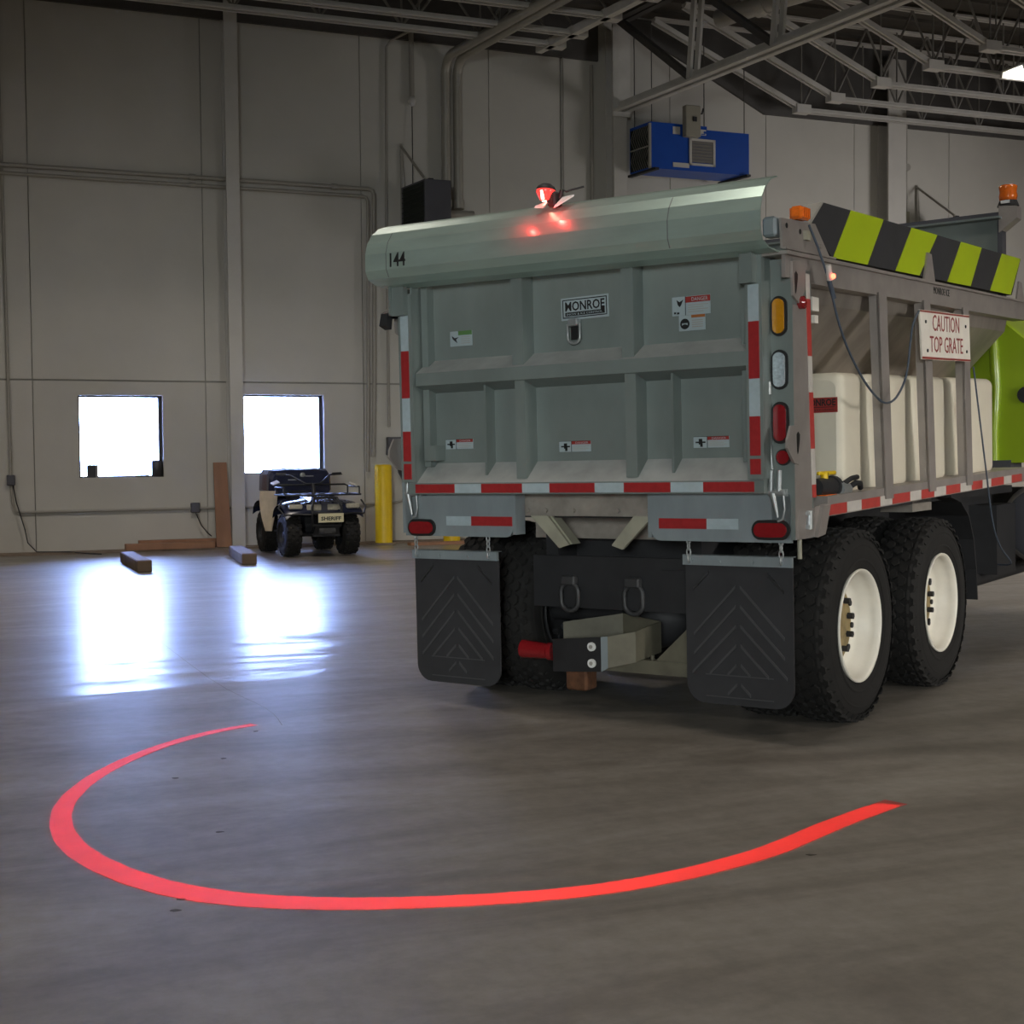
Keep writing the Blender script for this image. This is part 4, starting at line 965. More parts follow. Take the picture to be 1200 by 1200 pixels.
# hanging lead with a small lit red indicator
pts = [(1.27, .096, 2.50), (1.285, .165, 2.399), (1.30, .225, 2.290), (1.30, .265, 2.245), (1.30, .32, 2.14), (1.30, .399, 2.026), (1.30, .507, 1.918), (1.30, .677, 1.796), (1.30, .856, 1.709), (1.30, 1.005, 1.671), (1.30, 1.175, 1.702), (1.30, 1.341, 1.828), (1.30, 1.416, 2.02), (1.30, 1.461, 2.118), (1.30, 1.562, 2.20)]
b = MB(); b.tube([tuple(p) for p in spline(pts, 5)], .0062, 8); b.cyl((1.30, .26, 2.25), (1.30, .32, 2.17), .012, n=10)
lead = b.build('hanging_lead', 'cable', truck)
b = MB(); b.m(0).cyl((1.31, .222, 2.32), (1.31, .25, 2.25), .016, n=12); b.m(1).lathe([(0, .001), (0, .014), (.008, .012), (.012, .001)], (1.33, .235, 2.265), (1, -.4, 0), n=12); b.build('indicator', ['column', 'led'], lead)
b = MB(); b.tube([tuple(p) for p in spline([(1.27, 2.67, 1.93), (1.27, 2.691, 1.878), (1.27, 2.793, 1.609), (1.27, 2.932, 1.25), (1.27, 3.057, .937), (1.27, 3.229, .756), (1.27, 3.491, .621), (1.15, 3.6, .60)], 5)], .0055, 8); b.build('hanging_lead', 'cable', truck)
# cab, fuel tank
b = MB(); P = [(1.24, 1.30), (1.24, 2.12), (1.18, 2.20), (1.0, 2.36), (.86, 2.46), (-.86, 2.46), (-1.0, 2.36), (-1.18, 2.20), (-1.24, 2.12), (-1.24, 1.30)]
rgs = [[(u * .985, 4.32, z) for u, z in P], [(u, 4.36, z) for u, z in P], [(u, 6.2, z) for u, z in P]]; b.loft(rgs, smooth=False)
cab = b.build('cab', 'lime_cab', truck)
b = MB(); b.prism([(1.241, 4.75, 1.62), (1.241, 5.65, 1.62), (1.241, 5.65, 2.08), (1.241, 4.82, 2.08)], (.004, 0, 0)); b.build('side_window', 'ink', cab)
b = MB(); b.tube([(.93, 4.30, 2.25), (.95, 4.30, 1.85), (.93, 4.30, 1.55), (.93, 4.30, 1.32)], .035, 10); b.build('cab_rib', 'lime_cab', cab)
b = MB(); b.cyl((1.16, 4.33, 1.80), (1.16, 4.30, 1.80), .06, n=16); b.build('mount_boss', 'black', cab)
boxpart('cab_mount', 'unit_grey', truck, .9, 1.05, 4.3, 4.6, 1.17, 1.32)
b = MB(); b.m(0).lathe([(.012, .27), (.02, .30), (.06, .31), (1.2, .31), (1.24, .30), (1.25, .001)], (1.24, 4.42, .84), (0, 1, 0), n=40); b.m(1).lathe([(.012, .27), (0, .24), (0, .001)], (1.24, 4.42, .84), (0, 1, 0), n=40); ft = b.build('fuel_tank', ['stain', 'unit_grey'], truck)
b = MB(); 
for v in (4.6, 5.2): b.lathe([(0, .312), (.06, .312), (.06, .318), (0, .318)], (1.24, v, .84), (0, 1, 0), n=40, closed=True)
b.build('tank_strap', 'black', ft)

# ================================================================== things on and along the back wall
def wtube(b, pts, r, n=8): b.tube([(t, -o, z) for t, o, z in pts], r, n)
def wthing(b, name, m, label, cat, group=None, kind=None): return b.build(name, m, label=label, cat=cat, group=group, mtx=MB_, kind=kind)
def couplers(parent, pts, r):
    for t, o, z, ax in pts:
        b = MB(); d = {'t': (.05, 0, 0), 'z': (0, 0, .05)}[ax]
        b.cyl((t - d[0], -o, z - d[2]), (t + d[0], -o, z + d[2]), r, n=10); b.build('coupling', 'conduit', parent)
b = MB(); wtube(b, [(-6.9, .11, 5.90), (6.17, .11, 5.90), (6.245, .11, 5.88), (6.27, .11, 5.81), (6.235, .11, 2.6), (6.20, .11, 1.45)], .034)
c = wthing(b, 'conduit', 'conduit', 'upper grey conduit of the pair running high along the back wall', 'conduit', 'high conduits'); couplers(c, [(3.3, .11, 5.90, 't'), (5.6, .11, 5.9, 't')], .048)
b = MB(); wtube(b, [(-6.9, .11, 5.775), (6.07, .11, 5.775), (6.14, .11, 5.755), (6.165, .11, 5.69), (6.13, .11, 2.6), (6.10, .11, 1.2)], .028)
c = wthing(b, 'conduit', 'conduit', 'lower grey conduit of the pair running high along the back wall', 'conduit', 'high conduits'); couplers(c, [(3.3, .11, 5.775, 't')], .04)
b = MB(); wtube(b, [(.45, .04, 9.0), (.49, .04, 3.8), (.50, .04, 1.2)], .022); c = wthing(b, 'conduit', 'conduit', 'thin vertical conduit at the left edge dropping to a small box', 'conduit')
b = MB(); b.box(.44, .56, -.10, -.0, 1.06, 1.22, ch=.01); b.build('junction_box', 'unit_grey', c)
b = MB(); wtube(b, [(.50, .04, 1.1), (.52, .04, .78), (.56, .04, .66), (.66, .04, .645), (1.6, .04, .645), (3.2, .04, .65), (3.7, .04, .65), (4.1, .04, .65), (6.55, .04, .66), (6.72, .04, .70), (6.80, .04, .85), (6.80, .04, 1.2), (6.72, .04, 1.5)], .020)
c = wthing(b, 'conduit', 'conduit', 'thin conduit running low along the wall under both windows', 'conduit')
b = MB(); b.box(3.19, 3.33, -.10, 0, .58, .74, ch=.01); b.build('junction_box', 'unit_grey', c)
b = MB(); wtube(b, [(.53, .06, 1.06), (.57, .09, .8), (.68, .12, .4), (.72, .16, .18), (.84, .25, .045), (1.3, .38, .038), (1.55, .48, .012), (1.75, .7, .01)], .009, 6); wthing(b, 'power_cord', 'cable_black', 'black cord hanging from the small box at the left edge', 'cord')
b = MB(); wtube(b, [(3.26, .08, .58), (3.34, .11, .38), (3.44, .12, .25), (3.50, .12, .20)], .009, 6); wthing(b, 'power_cord', 'cable_black', 'black cord hanging from the box left of the leaning board', 'cord')
b = MB(); wtube(b, [(6.98, .35, 8.56), (6.62, .06, 8.40), (6.535, .05, 8.28), (6.50, .05, 5.5), (6.50, .05, 1.95)], .024); wthing(b, 'conduit', 'conduit', 'dark vertical conduit bent over at the top, left of the dark heater', 'conduit')
b = MB(); wtube(b, [(6.965, .06, 8.62), (6.97, .06, 7.5)], .045); c = wthing(b, 'drop_pole', 'conduit', 'short round drop pole with a ball end above the dark heater', 'pole')
b = MB(); b.lathe([(-.09, .001), (-.07, .05), (0, .075), (.07, .05), (.09, .001)], (6.97, -.07, 7.42), (0, 0, 1), n=16); b.build('ball_end', 'column', c)
b = MB(); wtube(b, [(6.97, .06, 7.35), (6.95, .12, 6.0)], .008, 6); b.build('wire', 'cable_black', c)
for t, lab in ((7.545, 'left one of the two vertical pipes that elbow up under the roof'), (7.76, 'right one of the two vertical pipes that elbow up under the roof')):
    b = MB(); P = [(t, .12, 5.72), (t, .12, 7.9)] + [(t + .03 * k / 5, .12 + .28 * (1 - math.cos(PI / 2 * k / 5)), 7.9 + .28 * math.sin(PI / 2 * k / 5)) for k in range(1, 6)] + [(t + .35, 2.6, 8.18), (t + .75, 5.4, 8.18)]
    wtube(b, P, .078, 12); c = wthing(b, 'vent_pipe', 'duct', lab, 'pipe', 'pair of vent pipes')
    b = MB(); b.cyl((t, -.12, 5.66), (t, -.12, 5.80), .10, n=14); b.build('collar', 'duct', c)
b = MB(); wtube(b, [(7.45, .14, 5.56), (8.02, .14, 5.56)], .075, 12); wthing(b, 'cross_pipe', 'duct', 'short horizontal pipe at the foot of the two vertical pipes', 'pipe')
b = MB(); wtube(b, [(9.76, .03, 8.5), (9.76, .03, .05)], .014, 6); wthing(b, 'conduit', 'conduit', 'very thin vertical conduit between the vent pipes and middle column', 'conduit')
b = MB(); wtube(b, [(10.31, .04, 8.35), (10.31, .04, .05)], .036, 8); wthing(b, 'conduit', 'conduit', 'dark vertical pipe just left of the middle column', 'pipe')
b = MB(); wtube(b, [(16.90, .10, 7.85), (16.90, .10, .05)], .022, 8); wthing(b, 'conduit', 'conduit', 'thin vertical pipe beside the right column', 'pipe')
b = MB(); wtube(b, [(17.08, .07, 7.85), (17.09, .07, .05)], .026, 8); c = wthing(b, 'conduit', 'conduit', 'vertical pipe with a round box right of the right column', 'pipe')
b = MB(); b.cyl((17.085, -.0, 7.02), (17.085, -.12, 7.02), .07, n=16); b.build('round_box', 'conduit', c)
b = MB(); b.box(17.02, 17.10, -.16, -.10, 5.85, 6.15); wthing(b, 'copper_fitting', 'brace', 'small tan fitting on the pipes right of the right column', 'fitting')

def unit_heater(t, label):
    r = empty('unit_heater', MB_ @ Matrix.Translation((t, 0, 0)), label=label, cat='heater', group='dark unit heaters on wall brackets')
    k = .16
    def X(x, o): return (x + k * (o - 1.1), -o)
    b = MB(); z0, z1 = 4.95, 5.92
    P = [X(0, 1.1), X(.45, 1.1), X(.45, .25), X(0, .25)]
    b.prism([(p[0], p[1], z0) for p in P], (0, 0, z1 - z0)); b.build('casing', 'unit_grey', r, bevel=.01)
    for i in range(11):
        z = z0 + .06 + i * .082; a, c = X(-.004, 1.06), X(-.004, .34)
        b = MB(); b.prism([(a[0], a[1], z), (a[0] - .03, a[1], z - .03), (a[0] - .03, a[1], z - .02), (a[0], a[1], z + .01)], (c[0] - a[0], c[1] - a[1], 0)); b.build('louvre', 'mesh_dark', r)
    b = MB(); a, c = X(-.003, 1.07), X(-.003, .33)
    b.prism([(a[0], a[1], z0 + .03), (a[0] - .004, a[1], z0 + .03), (a[0] - .004, a[1], z1 - .03), (a[0], a[1], z1 - .03)], (c[0] - a[0], c[1] - a[1], 0)); b.build('coil_face', 'mesh_dark', r)
    b = MB(); w_ = X(.11, .03); b.tube([(w_[0], w_[1], 5.1), (w_[0], w_[1], 6.70)], .022, 8); b.tube([(w_[0], w_[1], 6.66), X(.02, 1.05) + (5.94,)], .022, 8); b.tube([(w_[0] + .12, w_[1], 5.1), (w_[0] + .02, w_[1], 6.68)], .012, 6)
    b.build('bracket', 'conduit', r, kind='stuff')
    b = MB(); b.box(.12, .2, -.95, -.87, z1, z1 + .05); b.build('lug', 'black', r)
    return r
unit_heater(6.84, 'dark grey unit heater on a wall bracket above the hood left end')
unit_heater(17.44, 'wall heater bracket showing over the hopper right of the right column')

# big blue air cleaner hung under the girder
k = .16; r = empty('air_cleaner', MB_ @ Matrix.Translation((11.03, 0, 0)), label='big blue box air cleaner hanging in front of the wall', cat='air cleaner')
def BX(x, o): return (x + k * (o - .9), -o)
z0, z1 = 6.425, 7.195
b = MB(); P = [BX(0, .9), BX(1.98, .9), BX(1.98, .3), BX(0, .3)]; b.prism([(p[0], p[1], z0) for p in P], (0, 0, z1 - z0 - .03))
P2 = [BX(0, .9), BX(1.12, .9), BX(1.12, .3), BX(0, .3)]; b.prism([(p[0], p[1], z1 - .03) for p in P2], (0, 0, .06))
b.build('casing', 'blue', r)
for z in (z0 + .02, z0 + .395):
    b = MB(); a, c = BX(-.004, .87), BX(-.004, .33); b.prism([(a[0], a[1], z), (a[0] - .006, a[1], z), (a[0] - .006, a[1], z + .35), (a[0], a[1], z + .35)], (c[0] - a[0], c[1] - a[1], 0)); fpan = b.build('filter_panel', 'mesh_dark', r)
    b = MB()
    for i in range(9):
        for sgn in (1, -1):
            f0 = i / 9 * 1.0; z_a, z_b = (z, z + .35) if sgn > 0 else (z + .35, z)
            f1 = f0 + .18
            if f1 > 1: continue
            p = [a[0] - .008 + (c[0] - a[0]) * f0, a[1] + (c[1] - a[1]) * f0]; q = [a[0] - .008 + (c[0] - a[0]) * f1, a[1] + (c[1] - a[1]) * f1]
            zm = (z_a + z_b) / 2
            b.tube([(p[0], p[1], z_a), (q[0], q[1], zm)], .006, 4); b.tube([(q[0], q[1], zm), (p[0], p[1], z_b)], .006, 4)
    b.build('grille_wire', 'conduit', fpan, kind='stuff')
b = MB(); a = BX(-.012, .9); b.box(a[0] - .02, a[0] + .02, a[1] - .02, a[1] + .03, z0, z1)
c = BX(-.012, .34); b.prism([(a[0] - .014, a[1], z0 + .375), (a[0] - .014, a[1], z0 + .395), (a[0] + .014, a[1], z0 + .395), (a[0] + .014, a[1], z0 + .375)], (c[0] - a[0], c[1] - a[1], 0)); b.build('filter_frame', 'conduit', r)
b = MB(); x0, x1 = .76, 1.28
y = -.905
for q in ((x0, x1, z0 + .10, z0 + .14), (x0, x1, z0 + .53, z0 + .57), (x0, x0 + .045, z0 + .10, z0 + .57), (x1 - .045, x1, z0 + .10, z0 + .57)): b.box(q[0], q[1], y - .02, y + .01, q[2], q[3])
of = b.build('outlet_frame', 'column', r)
for i in range(7):
    b = MB(); zz = z0 + .16 + i * .054; b.box(x0 + .045, x1 - .045, y - .012, y, zz - .004, zz + .045); b.build('louvre', 'louvre', of)
b = MB(); b.m(0).box(.44, .76, y - .004, y + .01, z0 + .05, z0 + .13); b.box(.44, .58, y - .004, y + .01, z1 - .15, z1 - .02); b.box(.97, 1.10, y - .004, y + .01, z1 - .13, z1 - .03); b.m(1).box(1.05, 1.10, y - .005, y + .01, z1 - .10, z1 - .06); b.box(1.0, 1.08, y - .005, y + .01, z1 - .12, z1 - .105)
b.build('marking', ['column', 'blue'], r)
b = MB(); b.box(.62, .92, y - .14, y - .005, z1 - .2, z1 + .34, ch=.012); sbx = b.build('switch_box', 'beige_box', r)
b = MB(); b.box(.76, .83, y - .16, y - .14, z1 + .06, z1 + .14); b.build('switch_plate', 'black', sbx)
b = MB(); b.tube([(.92, y - .07, z1 + .22), (.97, y - .09, z1 + .22), (.99, y - .1, z1 + .31)], .016, 6); b.build('switch_lever', 'black', sbx)
for x, o in ((.06, .85), (1.1, .85), (.06, .35), (1.92, .85)):
    b = MB(); p = BX(x, o); b.tube([(p[0], p[1], z1 - .03), (p[0], p[1], 8.9)], .009, 6); b.build('hanger_rod', 'steel_dark', r)
b = MB(); a, c = BX(0, 1.0), BX(0, .2); b.prism([(a[0] + .02, a[1], z0 - .04), (a[0] + .10, a[1], z0 - .04), (a[0] + .10, a[1], z0), (a[0] + .02, a[1], z0)], (c[0] - a[0], c[1] - a[1], 0)); b.build('support_bar', 'black', r)
b = MB(); b.prism([(a[0] + 1.86, a[1], z0 - .04), (a[0] + 1.94, a[1], z0 - .04), (a[0] + 1.94, a[1], z0), (a[0] + 1.86, a[1], z0)], (c[0] - a[0], c[1] - a[1], 0)); b.build('support_bar', 'black', r)

# duct high under the roof
b = MB(); wtube(b, [(12.55, 4.2, 8.72), (12.0, 3.0, 8.72)], .17, 18); wtube(b, [(11.95, 2.88, 8.69), (11.62, 2.2, 8.65)], .15, 18); d_ = wthing(b, 'ventilation_duct', 'duct', 'round grey duct with a joint high under the roof above the truck', 'duct')
b = MB(); wtube(b, [(12.02, 3.04, 8.715), (11.94, 2.86, 8.69)], .19, 18); b.build('joint_ring', 'duct', d_)
b = MB(); wtube(b, [(12.6, 4.3, 8.72), (13.6, 6.5, 8.75)], .17, 18); b.build('duct_run', 'duct', d_)

# hose gear on the wall behind the truck
r = empty('hose_station', MB_ @ Matrix.Translation((6.62, 0, 0)), label='grey hose and valve gear on the wall behind the tailgate left edge', cat='hose rack')
b = MB(); b.box(-.16, .10, -.12, 0, 1.62, 1.78, ch=.01); b.build('control_box', 'unit_grey', r)
b = MB(); b.tube([(-.14, -.06, 1.62), (-.16, -.08, 1.50), (-.05, -.12, 1.44), (.12, -.13, 1.50), (.25, -.1, 1.75)], .035, 8); b.build('valve_pipe', 'unit_grey', r)
b = MB(); b.prism([(-.05, -.14, 1.60), (.25, -.14, 1.72), (.28, -.14, 1.10), (.16, -.14, .92), (.02, -.14, 1.18)], (0, .06, 0)); b.build('hung_coat', 'atv_black', r)
b = MB(); b.tube([(.2, -.1, 1.4), (.26, -.12, 1.0), (.18, -.14, .55), (.3, -.14, .3)], .02, 8); b.build('hose', 'cable_black', r)
b = MB(); b.box(.22, .36, -.2, -.08, .12, .32, ch=.02); b.build('red_cap', 'red_lens', r)

# ================================================================== things on the floor
def bollard(t, o, h, label):
    r = empty('bollard', MB_ @ Matrix.Translation((t, -o, 0)), label=label, cat='bollard', group='yellow bollards')
    b = MB(); R = .142
    b.lathe([(0, R), (h - .04, R), (h - .015, R - .008), (h, R - .03)], (0, 0, 0), (0, 0, 1), n=32); b.build('sleeve', 'yellow', r)
    b = MB(); b.lathe([(h - .03, R - .004), (h - .003, R - .028), (h + .012, R - .07), (h + .016, .001)], (0, 0, 0), (0, 0, 1), n=32); b.build('cap', 'white', r)
    b = MB(); b.lathe([(0, .20), (.022, .20), (.03, .15)], (0, 0, 0), (0, 0, 1), n=24); b.build('footing', 'curb', r)
bollard(6.262, .48, 1.32, 'yellow round bollard standing between the quad bike and the truck')
bollard(7.40, .62, 1.32, 'yellow bollard foot seen in the gap under the left bumper panel')
b = MB(); bb(b, 6.55, 7.75, .86, 1.06, 0, .045); wthing(b, 'plank', 'wood', 'short flat plank on the floor under the left bumper panel', 'plank')
# timber wheel stops
def timber(p, q, wd, label):
    p = Vector(p); q = Vector(q); d = (q - p); L_ = d.length
    b = MB(); b.box(0, L_, 0, wd, 0, .155, ch=.012)
    m = Matrix.Translation((p.x, p.y, 0)) @ Matrix.Rotation(math.atan2(d.y, d.x), 4, 'Z')
    o = b.build('timber_block', 'timber', label=label, cat='timber block', group='timber wheel stops', mtx=m)
timber((-4.59, 17.16), (-5.30, 18.86), .185, 'dark timber block on the floor under the left window'); timber((-3.46, 18.24), (-3.98, 19.9), .20, 'dark timber block on the floor left of the quad bike')
# boards
b = MB(); b.box(-.02, .02, -.105, .105, 0, 1.40)
lean = Matrix.Translation(wl(3.655, .36, .012)) @ Matrix.Rotation(BY, 4, 'Z') @ Matrix.Rotation(PI / 2, 4, 'Z') @ Matrix.Rotation(.05, 4, 'X') @ Matrix.Rotation(-.115, 4, 'Y') if False else None
b = MB(); z = 1.375
b.prism([(3.535, -.36, .03), (3.775, -.36, .03), (3.755, -.10, z), (3.545, -.10, z)], (0, -.035, .006)); wthing(b, 'board', 'wood', 'reddish brown board leaning upright against the wall beside the left column', 'board')
b = MB(); b.box(2.36, 3.72, -.20, -.06, .0285, .165, ch=.004); wthing(b, 'board', 'wood', 'upper brown board lying on edge along the wall foot', 'board', 'boards lying by the wall')
b = MB(); b.box(2.14, 3.50, -.44, -.205, .0285, .125, ch=.004); wthing(b, 'board', 'wood', 'longer brown board lying in front at the wall foot', 'board', 'boards lying by the wall')
# on the window sill
b = MB(); b.lathe([(0, .001), (0, .085), (.245, .088), (.25, .075), (.25, .001)], (0, 0, 0), (0, 0, 1), n=24); c = b.build('can', 'can', mtx=MB_ @ Matrix.Translation((2.69, .075, 1.162)), label='dark round can on the right end of the left window sill', cat='can')
b = MB(); b.lathe([(.25, .078), (.255, .082), (.262, .078), (.262, .001)], (0, 0, 0), (0, 0, 1), n=24); b.build('lid', 'frame', c)
b = MB(); b.box(-.065, .065, -.05, .05, 0, .20, ch=.008); c = b.build('carton', 'can', mtx=MB_ @ Matrix.Translation((1.685, .07, 1.162)), label='dark small carton with a pale stripe on the left window sill', cat='carton')
b = MB(); b.box(.068, .10, -.045, .045, 0, .20); b.build('pale_side', 'conduit', c)
b = MB(); b.box(-.12, .10, -.04, .04, 0, .03, ch=.006); b.build('notebook', 'can', mtx=MB_ @ Matrix.Translation((1.63, .07, 1.162)) @ Matrix.Translation((0, -.0, 0)) @ Matrix.Translation((-.01, -.0, 0)) if False else MB_ @ Matrix.Translation((2.47, .08, 1.162)), label='thin flat dark box lying left of the can on the sill', cat='box')

# ---- quad bike
fr = Vector((-2.85, 19.85, 0)); re_ = Vector((-3.36, 20.93, 0)); Yd = (fr - re_).normalized(); Xd = Vector((Yd.y, -Yd.x, 0)); mid = (fr + re_) / 2
MQ = Matrix(((Xd.x, Yd.x, 0, mid.x), (Xd.y, Yd.y, 0, mid.y), (0, 0, 1, 0), (0, 0, 0, 1)))
quad = empty('quad_bike', MQ, label='dark blue four-wheeled quad bike with racks parked below the right window', cat='quad bike')
wb = (fr - re_).length / 2
def quad_wheel(R, wd):
    b = MB(); h = wd / 2
    b.lathe([(-h + .02, .17), (-h - .01, R - .12), (-h + .01, R - .05), (-h + .045, R - .012), (0, R - .006), (h - .045, R - .012), (h - .01, R - .05), (h + .01, R - .12), (h - .02, .17), (0, .16)], n=36, closed=True)
    for c, (hx, ph) in enumerate(((-.085, 0), (-.03, .5), (.03, 0), (.085, .5))):
        for i in range(18):
            t = 2 * PI * (i + ph) / 18; dt = .11
            lo = [(hx + a, (R - .03) * math.cos(t + q), (R - .03) * math.sin(t + q)) for a, q in ((-.026, -dt), (.026, -dt), (.026, dt), (-.026, dt))]
            hi = [(hx + a, (R + .008 - abs(hx) * .1) * math.cos(t + q), (R + .008 - abs(hx) * .1) * math.sin(t + q)) for a, q in ((-.02, -dt * .8), (.02, -dt * .8), (.02, dt * .8), (-.02, dt * .8))]
            b.add(lo + hi, [(4, 5, 6, 7)] + [(k, (k + 1) % 4, 4 + (k + 1) % 4, 4 + k) for k in range(4)])
    o = b.build('wheel', 'rubber'); d = o.data; bpy.data.objects.remove(o)
    b = MB(); b.lathe([(h - .02, .17), (h - .05, .15), (h - .09, .13), (h - .10, .05), (h - .03, .045), (h - .03, .001)], n=28); b.lathe([(-h + .02, .17), (0, .15), (h - .02, .17)], n=28)
    o = b.build('rim', 'atv_black'); e = o.data; bpy.data.objects.remove(o); return d, e
QW = quad_wheel(.312, .25)
for y in (wb, -wb):
    for x in (.44, -.44):
        w = bpy.data.objects.new('wheel', QW[0]); COL.objects.link(w); w.parent = quad; w.location = (x, y, .32); w.rotation_euler = (.2 * y, 0, 0 if x > 0 else PI)
        c = bpy.data.objects.new('rim', QW[1]); COL.objects.link(c); c.parent = w
b = MB(); b.box(-.22, .22, -wb + .05, wb - .1, .30, .62, ch=.05); b.build('frame', 'atv_black', quad)
for y in (wb, -wb): 
    b = MB(); b.cyl((-.36, y, .32), (.36, y, .32), .035, n=10); b.build('axle', 'atv_black', quad)
def fender(name, y0, y1, sgn, zt):
    b = MB(); n = 9; R = .40; yc = (y0 + y1) / 2; P = []
    prof = []
    for k in range(n):
        t = PI * (.08 + .84 * k / (n - 1)); prof.append((yc + (y1 - y0) / 2 * math.cos(t), .47 + (zt - .47) * math.sin(t) ** .6))
    rings = []
    for u, dz in ((.20, .05), (.34, .03), (.52, 0), (.585, -.045)):
        rings.append([(sgn * u, y, z + dz) for y, z in prof])
    vs = [p for r_ in rings for p in r_] + [(p[0], p[1], p[2] - .015) for r_ in rings for p in r_]; m = len(rings) * n; fs = []
    for i in range(len(rings) - 1):
        for j in range(n - 1):
            a = i * n + j; fs += [(a, a + 1, a + n + 1, a + n), (m + a, m + a + n, m + a + n + 1, m + a + 1)]
    b.add(vs, fs, True); b.build(name, 'atv', quad)
for s_ in (1, -1): fender('front_fender', wb - .40, wb + .34, s_, .80); fender('rear_fender', -wb - .36, -wb + .42, s_, .84)
# nose, grille, headlights
b = MB(); b.loft([[(x * .30, wb - .45, .62 + z * .26) for x, z in ((-1, 0), (1, 0), (1, .8), (.6, 1.1), (-.6, 1.1), (-1, .8))], [(x * .34, wb - .05, .58 + z * .28) for x, z in ((-1, 0), (1, 0), (1, .85), (.6, 1.0), (-.6, 1.0), (-1, .85))], [(x * .33, wb + .22, .60 + z * .20) for x, z in ((-1, 0), (1, 0), (1, .9), (.6, 1.0), (-.6, 1.0), (-1, .9))], [(x * .28, wb + .30, .63 + z * .13) for x, z in ((-1, 0), (1, 0), (1, .9), (.6, 1.0), (-.6, 1.0), (-1, .9))]], smooth=False)
b.build('nose', 'atv', quad)
for s_ in (1, -1):
    b = MB(); b.box(s_ * .155 - .11, s_ * .155 + .11, wb + .27, wb + .315, .675, .765, ch=.012); b.build('headlight', 'headlight', quad)
    b = MB(); b.box(s_ * .43 - .10, s_ * .43 + .10, wb + .26, wb + .33, .70, .77, ch=.015); b.build('side_lamp', 'headlight', quad)
# bumper guard, plate, skid
b = MB()
for s_ in (1, -1): b.tube([(s_ * .16, wb + .2, .36), (s_ * .21, wb + .40, .45), (s_ * .22, wb + .42, .72), (s_ * .17, wb + .36, .86), (s_ * .1, wb + .25, .88)], .018, 8); b.tube([(s_ * .22, wb + .41, .62), (s_ * .42, wb + .36, .63), (s_ * .60, wb + .30, .62), (s_ * .66, wb + .22, .72), (s_ * .60, wb + .18, .82)], .013, 8)
b.tube([(-.21, wb + .41, .46), (.21, wb + .41, .46)], .016, 8); b.tube([(-.17, wb + .36, .85), (0, wb + .38, .87), (.17, wb + .36, .85)], .016, 8); b.tube([(-.22, wb + .42, .64), (.22, wb + .42, .64)], .014, 8)
b.build('bumper_guard', 'atv_black', quad)
b = MB(); b.box(-.20, .20, wb + .10, wb + .38, .30, .33); b.prism([(-.2, wb + .38, .33), (.2, wb + .38, .33), (.17, wb + .44, .46), (-.17, wb + .44, .46)], (0, -.02, 0)); b.build('skid_plate', 'atv_black', quad)
b = MB(); b.cyl((-.12, wb + .40, .38), (.12, wb + .40, .38), .05, n=14); b.box(-.06, .06, wb + .42, wb + .46, .35, .41); b.build('winch', 'iron', quad)
b = MB(); b.box(-.245, .135, wb + .435, wb + .445, .505, .635, ch=.004); pl = b.build('number_plate', 'plate', quad, label='cream front plate with dark bold lettering')
b = MB(); b.text('SHERIFF', Matrix.Translation((-.055, wb + .4465, .563)) @ Matrix.Rotation(PI, 4, 'Z') @ RX, .30, .055, .003, bold=.03); b.build('plate_lettering', 'ink', pl)
# front rack
b = MB(); zr = .90
b.tube([(-.55, wb + .30, zr), (.55, wb + .30, zr), (.57, wb + .26, zr), (.57, wb - .30, zr), (-.57, wb - .30, zr), (-.57, wb + .26, zr)], .014, 8, closed=True)
for x in (-.38, -.19, 0, .19, .38): b.tube([(x, wb + .30, zr), (x, wb - .30, zr)], .010, 6)
b.tube([(-.55, wb - .28, zr), (-.55, wb - .28, zr + .12), (-.50, wb - .28, zr + .14), (.50, wb - .28, zr + .14), (.55, wb - .28, zr + .12), (.55, wb - .28, zr)], .014, 8)
b.tube([(-.57, wb + .2, zr), (-.57, wb + .2, zr + .11), (-.57, wb - .28, zr + .11)], .012, 8); b.tube([(.57, wb + .2, zr), (.57, wb + .2, zr + .11), (.57, wb - .28, zr + .11)], .012, 8)
b.build('front_rack', 'atv_black', quad)
for x, y, z, t in ((.56, wb - .30, 1.075, .35), (-.50, wb + .12, 1.05, -.35)):
    b = MB(); b.T = Matrix.Translation((x, y, z)) @ Matrix.Rotation(t, 4, 'Y') @ Matrix.Rotation(-.25, 4, 'X'); b.box(-.055, .055, -.06, .06, -.010, .010, ch=.006); b.build('glint_pad', 'column', quad)  # pale pads added to imitate glossy highlights on the fenders
# seat, cargo box, handlebar
b = MB(); b.loft([[(x * s, y, z + dz) for x, dz in ((-.20, -.08), (.20, -.08), (.22, 0), (.16, .07), (-.16, .07), (-.22, 0))] for y, z, s in ((.30, .84, .75), (.1, .85, 1), (-.35, .88, 1.1), (-.42, .88, 1.0))], smooth=True); b.build('seat', 'atv_black', quad)
def sect(y, s, zt): return [(-.44 * s, y, .86), (.44 * s, y, .86), (.50 * s, y, .95), (.49 * s, y, zt - .10), (.44 * s, y, zt - .02), (.2 * s, y, zt), (-.2 * s, y, zt), (-.44 * s, y, zt - .02), (-.49 * s, y, zt - .10), (-.50 * s, y, .95)]
b = MB(); b.loft([sect(-.28, .93, 1.20), sect(-.33, .99, 1.26), sect(-.42, 1, 1.29), sect(-.85, 1, 1.29), sect(-.92, .97, 1.24)], smooth=False); cb = b.build('cargo_box', 'atv', quad, bevel=.01)
b = MB(); b.lathe([(0, .001), (0, .05), (.012, .04), (.015, .001)], (-.03, -.29, 1.17), (0, 1, -.2), n=12); b.box(.04, .2, -.285, -.275, 1.10, 1.115); b.box(-.2, -.07, -.285, -.275, 1.155, 1.17); b.build('emblem', 'chrome', cb)
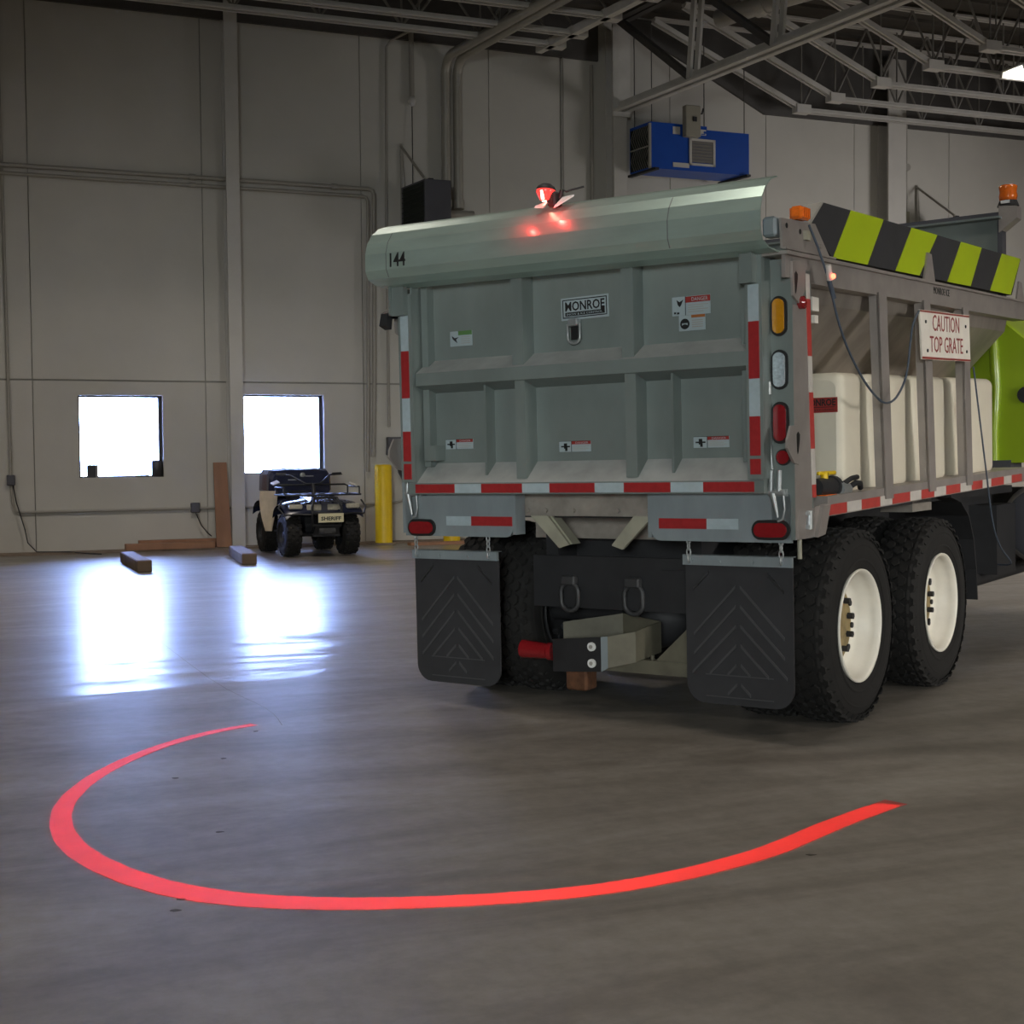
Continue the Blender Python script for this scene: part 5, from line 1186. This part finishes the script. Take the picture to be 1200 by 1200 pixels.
b = MB(); b.tube([(-.46, .16, 1.20), (-.30, .20, 1.18), (-.18, .30, 1.10), (-.1, .34, 1.05), (.1, .34, 1.05), (.18, .30, 1.10), (.30, .20, 1.18), (.46, .16, 1.20)], .014, 8); b.cyl((0, .34, 1.05), (0, .46, .75), .03, n=10); hb = b.build('handlebar', 'atv_black', quad)
for s_ in (1, -1):
    b = MB(); b.cyl((s_ * .36, .185, 1.195), (s_ * .50, .15, 1.20), .022, n=10); b.tube([(s_ * .34, .24, 1.18), (s_ * .50, .22, 1.19)], .007, 6); b.build('grip', 'atv_black', hb)
for s_ in (1, -1):
    b = MB(); b.box(s_ * .36 - .10, s_ * .36 + .10, -.18, .15, .34, .36); b.build('footwell', 'atv_black', quad)
# canvas sheet hung over the side
b = MB(); nx, nz = 6, 9; vs = []
for j in range(nz):
    z = .95 - j * .60 / (nz - 1); wj = 1 - .5 * (j / (nz - 1)) ** 2
    for i in range(nx):
        f = i / (nx - 1) - .5; vs.append((.58 - f * .17 * wj + .015 * math.sin(i * 2.1 + j * .5), -.04 + f * .27 * wj, z))
o = len(vs); vs += [(x - .008, y, z) for x, y, z in vs]; fs = []
for j in range(nz - 1):
    for i in range(nx - 1):
        a = j * nx + i; fs += [(a, a + 1, a + nx + 1, a + nx), (o + a, o + a + nx, o + a + nx + 1, o + a + 1)]
b.add(vs, fs, True); b.build('canvas_flap', 'canvas', quad, label='beige canvas sheet hanging over the quad bike side')

# ---- red paint strip standing in for the light band that the lamp projects
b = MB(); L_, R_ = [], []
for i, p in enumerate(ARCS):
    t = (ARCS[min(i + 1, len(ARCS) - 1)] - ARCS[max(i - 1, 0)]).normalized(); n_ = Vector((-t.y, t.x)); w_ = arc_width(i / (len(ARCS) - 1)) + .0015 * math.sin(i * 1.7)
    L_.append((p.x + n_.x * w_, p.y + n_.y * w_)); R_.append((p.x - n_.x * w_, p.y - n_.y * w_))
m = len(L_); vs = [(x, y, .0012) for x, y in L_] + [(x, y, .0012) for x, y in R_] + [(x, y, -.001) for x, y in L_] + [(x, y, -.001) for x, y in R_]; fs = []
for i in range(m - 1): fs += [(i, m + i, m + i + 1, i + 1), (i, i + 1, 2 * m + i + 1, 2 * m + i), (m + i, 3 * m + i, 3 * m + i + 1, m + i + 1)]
b.add(vs, fs); b.build('red_light_arc', 'red_light_paint', label='curved band of projected red light, painted on the concrete floor behind the truck', cat='painted light')
# small dark chips and a sawn joint in the slab
for i, (x, y) in enumerate([(-1.35, 7.014), (-1.383, 6.375), (-1.13, 5.107), (-1.518, 5.986), (-1.083, 4.318), (-1.073, 4.211), (1.05, 4.741)]):
    b = MB(); n = 7; P = []
    for k in range(n):
        t = 2 * PI * k / n; q = .012 * random.uniform(.6, 1.2); P.append((x + q * 1.5 * math.cos(t), y + q * math.sin(t), -.001))
    b.prism(P, (0, 0, .0022)); b.build('spot', 'chip', floor, mtx=MB_.inverted())
P = spline([(-3.3, 11.785), (-1.98, 8.74), (-1.42, 7.67), (-1.24, 7.17)], 4)
b = MB()
for i in range(len(P) - 1): b.add([(P[i].x - .002, P[i].y, .0006), (P[i].x + .002, P[i].y, .0006), (P[i + 1].x + .002, P[i + 1].y, .0006), (P[i + 1].x - .002, P[i + 1].y, .0006)], [(0, 1, 2, 3)])
b.build('crack', 'timber', floor, mtx=MB_.inverted())
